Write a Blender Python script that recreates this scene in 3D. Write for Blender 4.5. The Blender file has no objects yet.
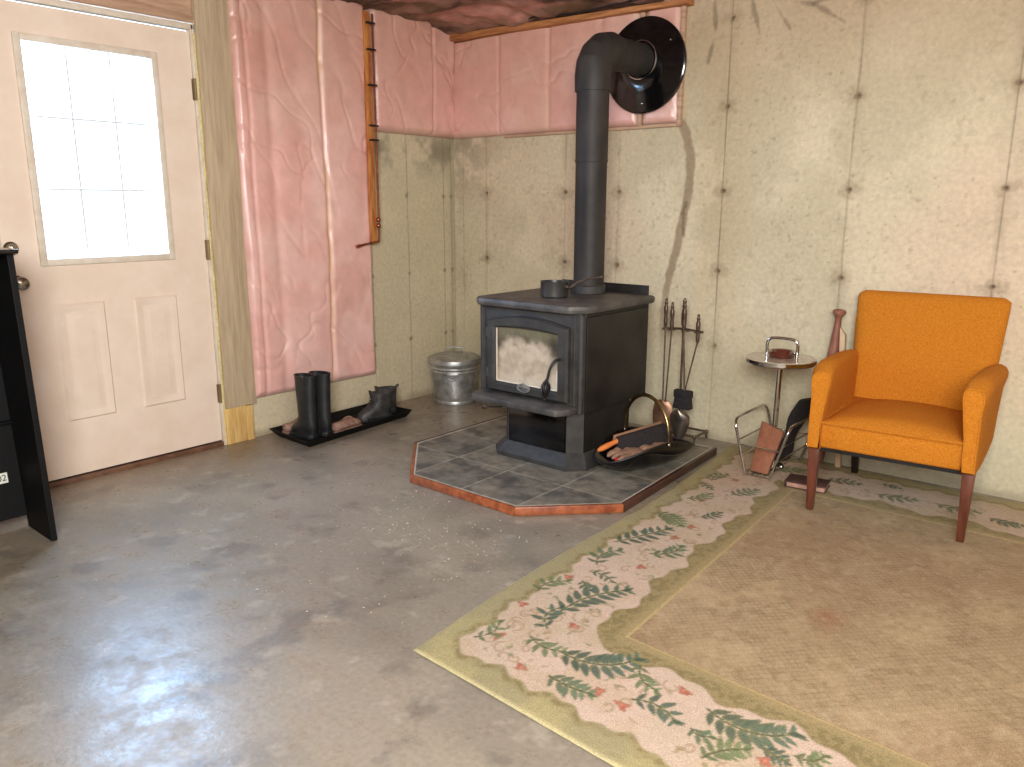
import bpy, bmesh, math, random
import numpy as np
from mathutils import Vector, Matrix
random.seed(7); RNG=np.random.RandomState(7)
SC=bpy.context.scene; COL=SC.collection
PI=math.pi
# ------------------------------------------------------------------ materials
def lin(c):
    return tuple((v/12.92 if v<=.04045 else ((v+.055)/1.055)**2.4) for v in [x/255 for x in c])
class MatB:
    def __init__(s,name):
        s.m=bpy.data.materials.new(name); s.m.use_nodes=True; s.nt=s.m.node_tree
        s.b=s.nt.nodes['Principled BSDF']
    def n(s,t,**k):
        x=s.nt.nodes.new(t)
        for a,v in k.items():
            if a in x.inputs: x.inputs[a].default_value=v
            else: setattr(x,a,v)
        return x
    def l(s,a,b): s.nt.links.new(a,b)
def mat(name,c1,c2=None,rough=.6,metal=0,scale=8,detail=4,bump=0,bscale=None,spec=.5,coat=0,stretch=None,ramp=(.35,.65),attr=False,amount=.25,aniso=None):
    M=MatB(name); b=M.b
    b.inputs['Roughness'].default_value=rough; b.inputs['Metallic'].default_value=metal
    b.inputs['Specular IOR Level'].default_value=spec
    if coat: b.inputs['Coat Weight'].default_value=coat; b.inputs['Coat Roughness'].default_value=.25
    tc=M.n('ShaderNodeTexCoord'); src=tc.outputs['Object']
    if stretch:
        mp=M.n('ShaderNodeMapping'); mp.inputs['Scale'].default_value=stretch; M.l(src,mp.inputs['Vector']); src=mp.outputs['Vector']
    nz=M.n('ShaderNodeTexNoise',Scale=scale,Detail=detail,Roughness=.6); M.l(src,nz.inputs['Vector'])
    if attr:
        at=M.n('ShaderNodeAttribute'); at.attribute_name='Col'
        mr=M.n('ShaderNodeMapRange'); mr.inputs['From Min'].default_value=.3; mr.inputs['From Max'].default_value=.7
        mr.inputs['To Min'].default_value=1-amount; mr.inputs['To Max'].default_value=1+amount
        M.l(nz.outputs['Fac'],mr.inputs['Value'])
        vm=M.n('ShaderNodeVectorMath',operation='SCALE'); M.l(at.outputs['Color'],vm.inputs[0]); M.l(mr.outputs['Result'],vm.inputs['Scale'])
        M.l(vm.outputs['Vector'],b.inputs['Base Color'])
    elif c2:
        cr=M.n('ShaderNodeValToRGB'); e=cr.color_ramp.elements
        e[0].position,e[1].position=ramp; e[0].color=(*lin(c1),1); e[1].color=(*lin(c2),1)
        M.l(nz.outputs['Fac'],cr.inputs['Fac']); M.l(cr.outputs['Color'],b.inputs['Base Color'])
    else: b.inputs['Base Color'].default_value=(*lin(c1),1)
    if bump:
        n2=M.n('ShaderNodeTexNoise',Scale=bscale or scale*4,Detail=4); M.l(src,n2.inputs['Vector'])
        bp=M.n('ShaderNodeBump',Strength=bump); bp.inputs['Distance'].default_value=.004
        M.l(n2.outputs['Fac'],bp.inputs['Height']); M.l(bp.outputs['Normal'],b.inputs['Normal'])
    return M.m
m_wall=mat('concrete_wall',(0,0,0),rough=.85,attr=True,scale=45,amount=.10,bump=.35,bscale=120,spec=.25)
m_floor=mat('concrete_floor',(0,0,0),rough=.40,attr=True,scale=60,amount=.14,bump=.12,bscale=70,spec=.5)
m_rug=mat('rug_pile',(0,0,0),rough=.95,attr=True,scale=260,detail=2,amount=.22,bump=.6,bscale=400,spec=.1)
m_batt=mat('pink_insulation',(0,0,0),rough=.42,attr=True,scale=14,amount=.07,bump=.3,bscale=9,spec=.5,coat=.4)
m_ceil=mat('dirty_insulation',(0,0,0),rough=.6,attr=True,scale=14,amount=.25,bump=.6,bscale=20,spec=.3)
m_door=mat('door_paint',(236,216,196),(244,226,208),rough=.45,scale=6,bump=.04,bscale=60)
m_white=mat('white_trim',(232,222,206),(218,204,184),rough=.5,scale=20)
M=MatB('glare_muntin'); _t=M.n('ShaderNodeBsdfTranslucent'); _t.inputs['Color'].default_value=(.95,.95,.95,1); _mx=M.n('ShaderNodeMixShader'); _mx.inputs[0].default_value=.03
M.b.inputs['Base Color'].default_value=(.85,.85,.85,1); M.l(M.b.outputs[0],_mx.inputs[1]); M.l(_t.outputs[0],_mx.inputs[2]); M.l(_mx.outputs[0],M.nt.nodes['Material Output'].inputs['Surface']); m_munt=M.m  # slight translucency imitates the window glare that brightens the muntins
m_foam=mat('yellow_foam',(214,194,120),(236,222,160),rough=.9,scale=60,bump=.8,bscale=120)
m_ply=mat('grey_plywood',(176,156,128),(202,182,150),rough=.7,scale=7,stretch=(8,8,.6),bump=.2,bscale=20)
m_pine=mat('raw_pine',(205,165,95),(232,198,130),rough=.7,scale=8,stretch=(8,8,.8))
m_plypink=mat('stained_header_wood',(172,138,112),(202,168,140),rough=.7,scale=6,stretch=(1,.8,8))
m_sill=mat('brown_threshold',(98,66,48),(124,88,64),rough=.6,scale=14)
m_strip=mat('orange_wood_strip',(160,88,40),(206,140,74),rough=.6,scale=9,stretch=(6,6,.9))
m_rim=mat('rim_board_wood',(150,92,50),(196,134,82),rough=.7,scale=7,stretch=(.8,6,8))
m_copper=mat('copper_tube',(150,86,60),(196,130,96),rough=.3,metal=1,scale=20)
m_black=mat('black_plastic',(14,14,15),(22,22,24),rough=.4,scale=10)
m_blackwood=mat('black_laminate',(6,6,7),(11,11,12),rough=.6,scale=10,spec=.25)
m_cast=mat('cast_iron',(40,39,38),(66,64,61),rough=.6,scale=14,bump=.25,bscale=160,metal=.0,ramp=(.3,.7))
m_casttop=mat('dusty_iron_top',(60,59,58),(108,104,99),rough=.5,scale=9,detail=6,bump=.2,bscale=160,metal=.2,ramp=(.35,.75))
m_castdark=mat('soot_black_iron',(22,21,20),(40,36,33),rough=.5,scale=7,bump=.15,bscale=90,metal=.1)
m_pipe=mat('black_stovepipe',(30,28,27),(70,64,60),rough=.6,metal=.1,scale=5,detail=5,stretch=(1,1,.6),ramp=(.35,.8))
m_gloss=mat('gloss_black_enamel',(6,6,7),(12,12,13),rough=.12,scale=20,spec=.6,bump=.12,bscale=12)
m_sootglass=mat('sooty_glass',(0,0,0),rough=.2,scale=30,detail=3,attr=True,amount=.12,spec=.6)
m_tile=mat('slate_tile',(0,0,0),rough=.5,attr=True,scale=18,amount=.30,bump=.3,bscale=30)
m_edge=mat('red_brown_edge_wood',(128,64,38),(172,98,58),rough=.4,scale=6,stretch=(5,1,4),coat=.2)
m_edge_d=mat('dark_edge_wood',(58,34,28),(84,52,42),rough=.4,scale=6,coat=.2)
m_galv=mat('galvanized_steel',(150,152,150),(196,198,194),rough=.42,metal=.75,scale=16,detail=2)
m_chrome=mat('chrome',(205,205,205),(225,225,225),rough=.12,metal=1)
m_brass=mat('aged_brass',(120,98,66),(190,168,122),rough=.28,metal=1,scale=9)
m_nickel=mat('satin_nickel',(150,142,130),(175,168,155),rough=.25,metal=1)
m_hinge=mat('brass_hinge',(140,122,90),(168,150,118),rough=.4,metal=.8)
m_iron=mat('bronze_iron',(84,70,60),(124,106,90),rough=.38,metal=.6,scale=30)
m_rubber=mat('black_rubber',(26,27,28),(42,43,44),rough=.42,scale=12,bump=.1)
m_bootlea=mat('black_leather',(36,36,36),(70,68,66),rough=.5,scale=20,bump=.4,bscale=60)
m_suede=mat('brown_suede',(120,90,72),(158,124,102),rough=.9,scale=16,bump=.4,bscale=60)
m_pinkshoe=mat('dusty_brown_leather',(134,100,86),(172,138,120),rough=.8,scale=20,bump=.3)
m_orange=mat('orange_tweed',(180,106,24),(206,132,44),rough=.95,scale=170,detail=3,bump=.6,bscale=320,spec=.15,ramp=(.3,.7))
m_legw=mat('walnut_leg',(80,38,24),(108,56,38),rough=.35,scale=8,stretch=(6,6,1),coat=.3)
m_legdark=mat('dark_leg',(30,20,18),(44,30,26),rough=.4)
m_tabletop=mat('speckled_top',(164,150,130),(190,176,156),rough=.14,scale=30,spec=.7,coat=.6)
m_amber=mat('amber_glass',(60,22,16),(96,40,26),rough=.08,scale=12,spec=.8,coat=1)
m_card=mat('reddish_brown_card',(136,84,60),(164,108,80),rough=.7,scale=18)
m_paper=mat('page_edges',(170,128,110),(190,150,132),rough=.9,scale=60)
m_orhandle=mat('orange_wood_handle',(206,112,50),(226,138,74),rough=.4,scale=12)
m_bristle=mat('black_bristle',(26,22,24),(48,42,44),rough=.9,scale=120,bump=.8,bscale=200)
m_red=mat('red_plastic',(196,24,36),(214,36,46),rough=.3)
m_bat=mat('red_brown_turned_wood',(128,80,62),(156,104,82),rough=.5,scale=9,stretch=(5,5,1))
m_palewood=mat('pale_wood',(196,166,132),(214,186,152),rough=.6)
m_chip=mat('pale_debris',(196,186,166),(220,212,196),rough=.8)
m_sticker=mat('sticker_white',(226,228,214),rough=.5)
m_ink=mat('ink_dark',(28,28,28),rough=.6)
m_snow=mat('outdoor_snow',(235,240,248),(220,228,240),rough=.9)
M=MatB('window_glass'); nt=M.nt
gl=M.n('ShaderNodeBsdfGlossy'); gl.inputs['Roughness'].default_value=.02
tr=M.n('ShaderNodeBsdfTransparent'); tr.inputs['Color'].default_value=(.95,.97,1,1)
mx=M.n('ShaderNodeMixShader'); mx.inputs[0].default_value=.06
M.l(tr.outputs[0],mx.inputs[1]); M.l(gl.outputs[0],mx.inputs[2]); M.l(mx.outputs[0],nt.nodes['Material Output'].inputs['Surface'])
m_glass=M.m
# floor sheen varies: trowelled shiny patches between dull ones
_nt=m_floor.node_tree; _b=_nt.nodes['Principled BSDF']; _tc=_nt.nodes.new('ShaderNodeTexCoord'); _n=_nt.nodes.new('ShaderNodeTexNoise'); _n.inputs['Scale'].default_value=9; _n.inputs['Detail'].default_value=6; _n.inputs['Roughness'].default_value=.7
_r=_nt.nodes.new('ShaderNodeMapRange'); _r.inputs['From Min'].default_value=.38; _r.inputs['From Max'].default_value=.62; _r.inputs['To Min'].default_value=.27; _r.inputs['To Max'].default_value=.46
_nt.links.new(_tc.outputs['Object'],_n.inputs['Vector']); _nt.links.new(_n.outputs['Fac'],_r.inputs['Value']); _nt.links.new(_r.outputs['Result'],_b.inputs['Roughness'])
# ------------------------------------------------------------------ helpers
def finish(name,me,m,parent=None,smooth=35):
    if m: me.materials.append(m)
    if smooth:
        me.polygons.foreach_set('use_smooth',[True]*len(me.polygons))
        try: me.set_sharp_from_angle(angle=math.radians(smooth))
        except Exception: pass
    o=bpy.data.objects.new(name,me); COL.objects.link(o)
    if parent: o.parent=parent
    return o
def obj(name,bm,m,parent=None,smooth=35):
    bmesh.ops.recalc_face_normals(bm,faces=bm.faces[:])
    me=bpy.data.meshes.new(name); bm.to_mesh(me); bm.free()
    return finish(name,me,m,parent,smooth)
def B(): return bmesh.new()
def tag(o,label=None,cat=None,group=None,kind=None):
    if label:o['label']=label
    if cat:o['category']=cat
    if group:o['group']=group
    if kind:o['kind']=kind
    return o
def thing(name,label,cat,loc=(0,0,0),rz=0,group=None):
    o=bpy.data.objects.new(name,None); COL.objects.link(o); o.location=loc; o.rotation_euler=(0,0,rz)
    o.empty_display_size=.1
    return tag(o,label,cat,group)
def hexa(bm,b,t,bev=0,seg=2):
    """b,t: 4 bottom / 4 top points in same order"""
    vs=[bm.verts.new(p) for p in list(b)+list(t)]
    fs=[bm.faces.new([vs[i] for i in q]) for q in ((3,2,1,0),(4,5,6,7),(0,1,5,4),(1,2,6,5),(2,3,7,6),(3,0,4,7))]
    if bev:
        es=list({e for f in fs for e in f.edges})
        bmesh.ops.bevel(bm,geom=es,offset=bev,segments=seg,profile=.5,affect='EDGES')
def box(bm,x0,x1,y0,y1,z0,z1,bev=0,seg=2):
    r=[(x0,y0),(x1,y0),(x1,y1),(x0,y1)]
    hexa(bm,[(*p,z0) for p in r],[(*p,z1) for p in r],bev,seg)
def prism(bm,pts,z0,z1,top=None,bev=0):
    """plan polygon extruded in z; optional different top polygon"""
    top=top or pts; n=len(pts)
    a=[bm.verts.new((*p,z0)) for p in pts]; b=[bm.verts.new((*p,z1)) for p in top]
    fs=[bm.faces.new(a[::-1]),bm.faces.new(b)]+[bm.faces.new((a[i],a[(i+1)%n],b[(i+1)%n],b[i])) for i in range(n)]
    if bev: bmesh.ops.bevel(bm,geom=list({e for f in fs for e in f.edges}),offset=bev,segments=2,profile=.5,affect='EDGES')
def loft(bm,rings,cap=True,close=True):
    R=[[bm.verts.new(p) for p in r] for r in rings]
    n=len(R[0])
    for a,b in zip(R,R[1:]):
        for i in range(n if close else n-1):
            j=(i+1)%n; bm.faces.new((a[i],a[j],b[j],b[i]))
    if cap and close: bm.faces.new(R[0][::-1]); bm.faces.new(R[-1])
def tube(bm,pts,r,seg=10,closed=False,cap=True):
    P=[Vector(p) for p in pts]; n=len(P)
    rs=r if isinstance(r,(list,tuple)) else [r]*n
    T=[]
    for i in range(n):
        if closed: t=P[(i+1)%n]-P[i-1]
        else: t=P[min(i+1,n-1)]-P[max(i-1,0)]
        T.append(t.normalized())
    up=Vector((0,0,1)) if abs(T[0].z)<.9 else Vector((1,0,0))
    u=(up-T[0]*up.dot(T[0])).normalized(); rings=[]
    for i in range(n):
        u=(u-T[i]*u.dot(T[i])).normalized(); v=T[i].cross(u)
        rings.append([P[i]+(u*math.cos(2*PI*k/seg)+v*math.sin(2*PI*k/seg))*rs[i] for k in range(seg)])
    if closed: rings.append(rings[0])
    loft(bm,rings,cap=cap and not closed)
def lathe(bm,prof,c=(0,0,0),seg=32,axis='z',cap=True,M4=None):
    rings=[]
    for r,h in prof:
        ring=[]
        for k in range(seg):
            a=2*PI*k/seg; p=Vector((r*math.cos(a),r*math.sin(a),h))
            if axis=='y': p=Vector((p.x,p.z,p.y))
            if axis=='x': p=Vector((p.z,p.x,p.y))
            if M4: p=M4@p
            ring.append(p+Vector(c))
        rings.append(ring)
    loft(bm,rings,cap=cap)
def arc(c,r,a0,a1,n,f):
    return [f(c[0]+r*math.cos(a0+(a1-a0)*i/n),c[1]+r*math.sin(a0+(a1-a0)*i/n)) for i in range(n+1)]
def smoothpath(pts,n=6):
    """Catmull-Rom"""
    P=[Vector(p) for p in pts]; P=[P[0]*2-P[1]]+P+[P[-1]*2-P[-2]]; out=[]
    for i in range(1,len(P)-2):
        for k in range(n):
            t=k/n; a,b,c,d=P[i-1],P[i],P[i+1],P[i+2]
            out.append(.5*((2*b)+(c-a)*t+(2*a-5*b+4*c-d)*t*t+(3*b-a-3*c+d)*t**3))
    out.append(P[-2]); return out
def sphere(bm,c,r,sx=1,sy=1,sz=1,seg=14):
    M4=Matrix.Translation(c)@Matrix.Diagonal((r*sx,r*sy,r*sz,1))
    bmesh.ops.create_uvsphere(bm,u_segments=seg,v_segments=seg//2+2,radius=1,matrix=M4)
# numpy noise
class Noise:
    def __init__(s,seed): s.g=np.random.RandomState(seed).rand(256,256)
    def one(s,x,y):
        xi=np.floor(x).astype(int); yi=np.floor(y).astype(int); fx=x-xi; fy=y-yi
        fx=fx*fx*(3-2*fx); fy=fy*fy*(3-2*fy); g=s.g
        a=g[xi%256,yi%256];b=g[(xi+1)%256,yi%256];c=g[xi%256,(yi+1)%256];d=g[(xi+1)%256,(yi+1)%256]
        return (a*(1-fx)+b*fx)*(1-fy)+(c*(1-fx)+d*fx)*fy
    def __call__(s,x,y,o=4):
        t=0;a=1;n=0
        for i in range(o): t=t+a*s.one(x*2**i+17*i,y*2**i+31*i); n+=a; a*=.55
        return t/n
N1,N2,N3,N4=[Noise(i) for i in (1,2,3,4)]
def L(c): return np.array(lin(c))
def mixc(c,k,m): return c*(1-m[...,None])+np.array(k)*m[...,None]
def sstep(a,b,x): t=np.clip((x-a)/(b-a),0,1); return t*t*(3-2*t)
def gridmesh(name,X,Y,Z,C,m,parent=None,flip=False,smooth=60):
    nu,nv=X.shape; co=np.stack([X,Y,Z],-1).reshape(-1,3).astype(np.float32)
    me=bpy.data.meshes.new(name)
    idx=np.arange(nu*nv).reshape(nu,nv)
    q=np.stack([idx[:-1,:-1],idx[1:,:-1],idx[1:,1:],idx[:-1,1:]],-1).reshape(-1,4)
    if flip:q=q[:,::-1]
    me.vertices.add(len(co)); me.vertices.foreach_set('co',co.ravel())
    me.loops.add(q.size); me.loops.foreach_set('vertex_index',q.ravel().astype(np.int32))
    me.polygons.add(len(q)); me.polygons.foreach_set('loop_start',np.arange(0,q.size,4,dtype=np.int32))
    me.update(calc_edges=True)
    a=me.color_attributes.new('Col','FLOAT_COLOR','POINT')
    cc=np.concatenate([C.reshape(-1,3),np.ones((len(co),1))],1).astype(np.float32)
    a.data.foreach_set('color',cc.ravel()); me.validate()
    me.materials.append(m)
    me.polygons.foreach_set('use_smooth',[True]*len(me.polygons))
    o=bpy.data.objects.new(name,me); COL.objects.link(o)
    if parent:o.parent=parent
    return o
def struct(o): o['kind']='structure'; return o
def segdist(U,V,pts):
    d=np.full(U.shape,9.)
    for (a,b),(c,e) in zip(pts,pts[1:]):
        dx,dy=c-a,e-b; t=np.clip(((U-a)*dx+(V-b)*dy)/(dx*dx+dy*dy+1e-12),0,1)
        d=np.minimum(d,np.hypot(U-a-t*dx,V-b-t*dy))
    return d
# ------------------------------------------------------------------ back wall
CEIL=2.36
def concrete_col(U,V,seed=0,ground=True):
    base=np.ones(U.shape+(3,))*L((208,196,166))
    n=N1(U*1.3+seed,V*1.3,5); base=mixc(base,L((188,176,146)),sstep(.42,.62,n)*.55)
    n=N2(U*3+seed,V*3,4); base=mixc(base,L((222,208,178)),sstep(.5,.7,n)*.5)
    n=N3(U*.9+seed+5,V*.9,3); base=mixc(base,L((214,190,164)),sstep(.48,.7,n)*.5)
    n=N4(U*28+seed,V*28,3); base=mixc(base,L((160,144,116)),sstep(.68,.8,n)*.3)
    n=N2(U*55+seed,V*55,2); m2=sstep(.5,.7,N1(U*2.5+9,V*2.5,3)); base=mixc(base,L((120,108,88)),sstep(.76,.86,n)*m2*.4)
    base=mixc(base,L((170,140,108)),sstep(1.45,2.3,V)*.6)
    return base
xs=np.concatenate([np.arange(-.05,3.75,.006),np.linspace(3.76,6.0,24)]); zs=np.arange(-.02,CEIL+.1,.006)
U,V=np.meshgrid(xs,zs,indexing='ij'); C=concrete_col(U,V); D=(N1(U*2,V*2,3)-.5)*.006
SE=[.08,.285,.91,1.279,1.906,2.533,3.16]
for x in SE:
    w=(N2(V*6+x*9,V*0+3,3)-.5)*.006
    k=np.exp(-((U-x-w)/.0035)**2)*(.35+.5*N3(V*5,V*0+x,2))*(.5 if x<1.3 else 1)
    C=mixc(C,L((96,82,66)),np.clip(k,0,1)); D=D-k*.002
    s=np.exp(-((U-x)/.03)**2)*sstep(.4,.7,N4(U*20,V*4+x,3))*.25; C=mixc(C,L((132,116,92)),s)
    if x!=.08:
        for z in (.51,.91,1.318,1.729,2.14):
            r=np.hypot(U-x,(V-z)*1.15)+(N1(U*60,V*60,2)-.5)*.018
            k=1-sstep(.009,.02,r); C=mixc(C,L((112,94,74)),k*.75); D=D-k*.006
            r2=np.hypot(U-x-.004,(V-z-.003)); C=mixc(C,L((44,38,32)),(1-sstep(.004,.007,r2)))
            r3=np.hypot((U-x)*.7,V-z)+(N2(U*40,V*40,3)-.5)*.05; C=mixc(C,L((140,118,92)),(1-sstep(.02,.05,r3))*.35)
# grey-brown streak below the vent panel
streak_=[(1.655,1.66),(1.69,1.60),(1.715,1.50),(1.72,1.40),(1.712,1.30),(1.69,1.18),(1.655,1.0),(1.62,.85),(1.60,.73),(1.59,.55),(1.60,.40)]
d=segdist(U,V,streak_)+(N1(U*25,V*25,3)-.5)*.016
wid=.024-.006*sstep(1.2,.5,V)
C=mixc(C,L((150,130,104)),(1-sstep(wid*.7,wid*1.15,d))*sstep(.3,.9,V)*.85)
C=mixc(C,L((128,104,80)),(np.exp(-((d-wid)/.004)**2))*.3*sstep(.5,.9,V))
d=segdist(U,V,[(1.70,1.26),(1.69,1.2),(1.70,1.08)])+(N2(U*50,V*50,3)-.5)*.03; C=mixc(C,L((110,90,70)),(1-sstep(.004,.014,d))*.6)
# root-like stains near the ceiling
for p in ([(1.8,2.3),(1.82,2.1),(1.79,1.95)],[(1.95,2.4),(2.1,2.2),(2.3,2.15),(2.5,2.2)],[(2.1,2.2),(2.2,2.05)],[(1.9,2.35),(2.0,2.22),(2.05,2.05)],[(2.3,2.15),(2.45,2.05)]):
    d=segdist(U,V,p)+(N3(U*15,V*15,3)-.5)*.03; C=mixc(C,L((96,80,66)),(1-sstep(.0,.012,d))*.5)
# grey mottling under the insulation near the corner, gradually paler towards the floor
C=mixc(C,L((140,130,110)),np.exp(-(U/.35)**2)*sstep(1.0,1.7,V)*sstep(.35,.6,N3(U*9,V*9,3))*.7)
C=mixc(C,L((206,202,172)),sstep(.9,.1,V)*.55)
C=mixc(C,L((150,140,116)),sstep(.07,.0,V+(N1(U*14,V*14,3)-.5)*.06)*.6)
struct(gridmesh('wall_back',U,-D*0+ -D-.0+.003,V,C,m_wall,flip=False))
# solid backing behind wall surface
b=B(); box(b,-.3,6.0,.012,.2,-.1,CEIL+.3); struct(obj('wall_back_core',b,m_wall,smooth=0)); 
# ------------------------------------------------------------------ left wall (concrete part)
ys=np.arange(-1.60,.02,.006); zs=np.arange(-.02,CEIL+.1,.006)
U,V=np.meshgrid(ys,zs,indexing='ij'); C=concrete_col(U+40,V,3)
C=mixc(C,L((200,188,156)),np.ones(U.shape)*.5); D=(N1(U*2+8,V*2,3)-.5)*.006
for x in (-.03,-.10,-.42,-.72):
    k=np.exp(-((U-x-(N2(V*6+x*9,V*0+3,3)-.5)*.006)/.0035)**2)*.55; C=mixc(C,L((96,86,68)),k)
    for z in (.4,.82,1.3):
        r=np.hypot(U-x+.0,(V-z)*1.2)+(N1(U*60,V*60,2)-.5)*.02; C=mixc(C,L((110,96,74)),(1-sstep(.008,.02,r))*.6)
C=mixc(C,L((112,108,92)),np.exp(-((V-1.58)/.12)**2)*sstep(.3,.6,N3(U*7,V*7,3))*.7*(U>-.8))
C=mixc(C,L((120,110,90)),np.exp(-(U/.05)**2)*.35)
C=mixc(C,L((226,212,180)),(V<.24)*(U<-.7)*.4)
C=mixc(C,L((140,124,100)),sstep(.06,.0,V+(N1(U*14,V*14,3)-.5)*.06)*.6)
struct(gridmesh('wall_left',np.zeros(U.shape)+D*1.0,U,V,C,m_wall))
b=B(); box(b,-.25,-.012,-1.60,.2,-.1,CEIL+.3); box(b,-.25,-.006,-2.76,-1.60,2.11,CEIL+.3); box(b,-.25,-.006,-6,-2.76,-.1,CEIL+.3)
struct(obj('wall_left_framing',b,m_plypink,smooth=0))
b=B(); box(b,-.006,.028,-1.765,-1.585,.195,CEIL+.05,.004); struct(obj('trim_1',b,m_ply))
b=B(); box(b,-.006,.024,-1.77,-1.655,0,.195,.003); box(b,-.006,.030,-1.652,-1.612,0,.192,.003); struct(obj('trim_2',b,m_pine))
# ------------------------------------------------------------------ insulation
def batt_cols(U,V,seed,top=2.2):
    c=np.ones(U.shape+(3,))*L((236,184,174))
    c=mixc(c,L((242,200,190)),sstep(.4,.65,N1(U*4+seed,V*4,4))*.8)
    c=mixc(c,L((226,168,156)),sstep(.5,.7,N2(U*5+seed,V*2.5,4))*.6)
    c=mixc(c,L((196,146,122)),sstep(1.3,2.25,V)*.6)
    c=mixc(c,L((216,186,150)),sstep(.6,.75,N3(U*3+seed,V*1.4,3))*.3)
    return c
def folds(U,V,seed):
    return ((N1(U*3.5+seed,V*2.2,3)-.5)*.045 - .010*np.exp(-(np.abs(N2(U*3+V*1.2+seed,V*1.6-U*.5,3)-.5)/.018)**2)*N4(U*3,V*3,2) - .007*np.exp(-(np.abs(N3(U*2.2-V*.7+seed,V*3.5+U*1.3,3)-.5)/.014)**2))
def insul(name,label,x0,x1,z0,z1,axis,seed,th=.045,studs=(),cap=.09):
    us=np.arange(x0,x1+.001,.007); vs=np.arange(z0,z1+.001,.008)
    U,V=np.meshgrid(us,vs,indexing='ij')
    e=np.minimum(np.minimum(U-x0,x1-U),np.minimum(V-z0,(z1-V)+.05))
    edge=np.sqrt(np.clip(e/.035,0,1))
    t=(th+folds(U,V,seed))
    C=batt_cols(U,V,seed)
    for s,w,dep in studs:
        k=np.exp(-((U-s-(N2(V*2,V*0+s,2)-.5)*.02)/w)**2); t=t-k*dep
        if dep>.02: C=mixc(C,L((222,186,130)),k*.6*sstep(.4,.6,N1(V*2.5,V*0+s,2)+.1))
    t=cap*np.tanh(np.clip(t,.012,None)/cap)*edge+.003
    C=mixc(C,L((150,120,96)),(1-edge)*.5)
    if axis=='x': X,Y=t,U
    else: X,Y=U,-t
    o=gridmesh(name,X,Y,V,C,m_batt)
    return tag(o,label,'insulation','pink insulation panels')
insul('insulation_batt','tall pink poly-covered insulation batt on left wall between door post and copper pipe',-1.60,-.735,.215,CEIL,'x',1.3,.05,((-1.525,.012,.010),(-1.40,.03,.012),(-1.068,.014,.021)))
insul('insulation_batt','short pink insulation panel high on left wall beside the room corner',-.70,.0,1.665,CEIL,'x',5.1,.05,((-.22,.012,.012),))
insul('insulation_batt','wide pink insulation strip high on the back wall behind the stovepipe',.012,1.40,1.663,2.245,'y',9.7,.032,((.42,.012,.012),(.80,.015,.010),(1.17,.02,.012)),cap=.046)
insul('insulation_batt','small pale square insulation panel behind the black wall vent',1.425,1.64,1.668,2.23,'y',14.2,.03,cap=.036)
# wooden bits of the vent surround
b=B(); box(b,1.64,1.662,-.03,-.002,1.655,2.26,.003); box(b,1.40,1.425,-.028,-.002,1.66,2.26,.003); box(b,.45,1.66,-.02,-.002,1.648,1.664,.003)
struct(obj('trim_3',b,m_plypink))
# ceiling
us=np.arange(0,6.01,.03); vs=np.arange(-6,.02,.03); U,V=np.meshgrid(us,vs,indexing='ij')
C=np.ones(U.shape+(3,))*L((160,124,108)); C=mixc(C,L((116,90,70)),sstep(.45,.6,N1(U*3,V*3,4))); C=mixc(C,L((196,140,128)),sstep(.52,.66,N2(U*3,V*4,4))*.8)
C=mixc(C,L((48,38,32)),sstep(.60,.68,N3(U*5,V*7,4))*.7)
Z=CEIL-.012-np.abs(N1(U*5,V*6,3)-.5)*.10-.02*N2(U*14,V*14,2)-.055*sstep(-.35,-.02,V)*(U<1.75)
struct(gridmesh('ceiling',U,V,Z,C,m_ceil))
b=B(); box(b,-.3,6,-6,.2,CEIL+.1,CEIL+.2); struct(obj('ceiling_deck',b,m_ceil,smooth=0))
b=B()
hexa(b,[(.02,-.075,2.245),(1.70,-.075,2.225),(1.70,-.004,2.225),(.02,-.004,2.245)],[(.02,-.075,2.285),(1.70,-.075,2.25),(1.70,-.004,2.25),(.02,-.004,2.285)],.004)
0 and hexa(b,[(.02,-.16,2.285),(1.3,-.16,2.275),(1.3,-.12,2.275),(.02,-.12,2.285)],[(.02,-.16,2.34),(1.3,-.16,2.33),(1.3,-.12,2.33),(.02,-.12,2.34)],.004)
struct(obj('trim_4',b,m_rim))
# black cable on the ceiling
b=B(); tube(b,smoothpath([(.5,-.05,2.27),(.75,-.1,2.285),(1.0,-.08,2.27),(1.3,-.1,2.275),(1.55,-.08,2.285)]),.005,8)
tag(obj('ceiling_cable',b,m_black),'thin black cable running along the rim board above the back insulation','cable')
# ------------------------------------------------------------------ floor
xs=np.concatenate([np.arange(-.3,3.6,.01),np.linspace(3.62,6,20)]); ys=np.concatenate([np.linspace(-6,-3.9,20),np.arange(-3.88,.05,.01)])
U,V=np.meshgrid(xs,ys,indexing='ij')
C=np.ones(U.shape+(3,))*L((140,131,115))
C=mixc(C,L((122,114,101)),sstep(.42,.6,N1(U*1.6,V*1.6,5))*.6)
C=mixc(C,L((156,145,127)),sstep(.48,.66,N2(U*2.1,V*2.1,5))*.6)
C=mixc(C,L((100,94,86)),sstep(.56,.74,N3(U*7+V*3,V*7-U*3,5))*.55)
C=mixc(C,L((170,160,142)),sstep(.66,.76,N4(U*14,V*14,4))*.5)
C=mixc(C,L((150,128,106)),sstep(.5,.0,U)*.5)
for p in ([(1.55,-2.3),(1.75,-2.45),(1.95,-2.42),(2.02,-2.2)],[(.9,-3.1),(1.3,-2.75),(1.5,-2.45)]):
    d=segdist(U,V,p)+(N1(U*9,V*9,3)-.5)*.08; C=mixc(C,L((104,94,84)),(1-sstep(.0,.03,d))*.28)
struct(gridmesh('floor',U,V,(N1(U*3,V*3,3)-.5)*.002-.001,C,m_floor))
b=B(); box(b,-.3,6,-6,.2,-.2,-.012); struct(obj('floor_slab',b,m_floor,smooth=0))
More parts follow.
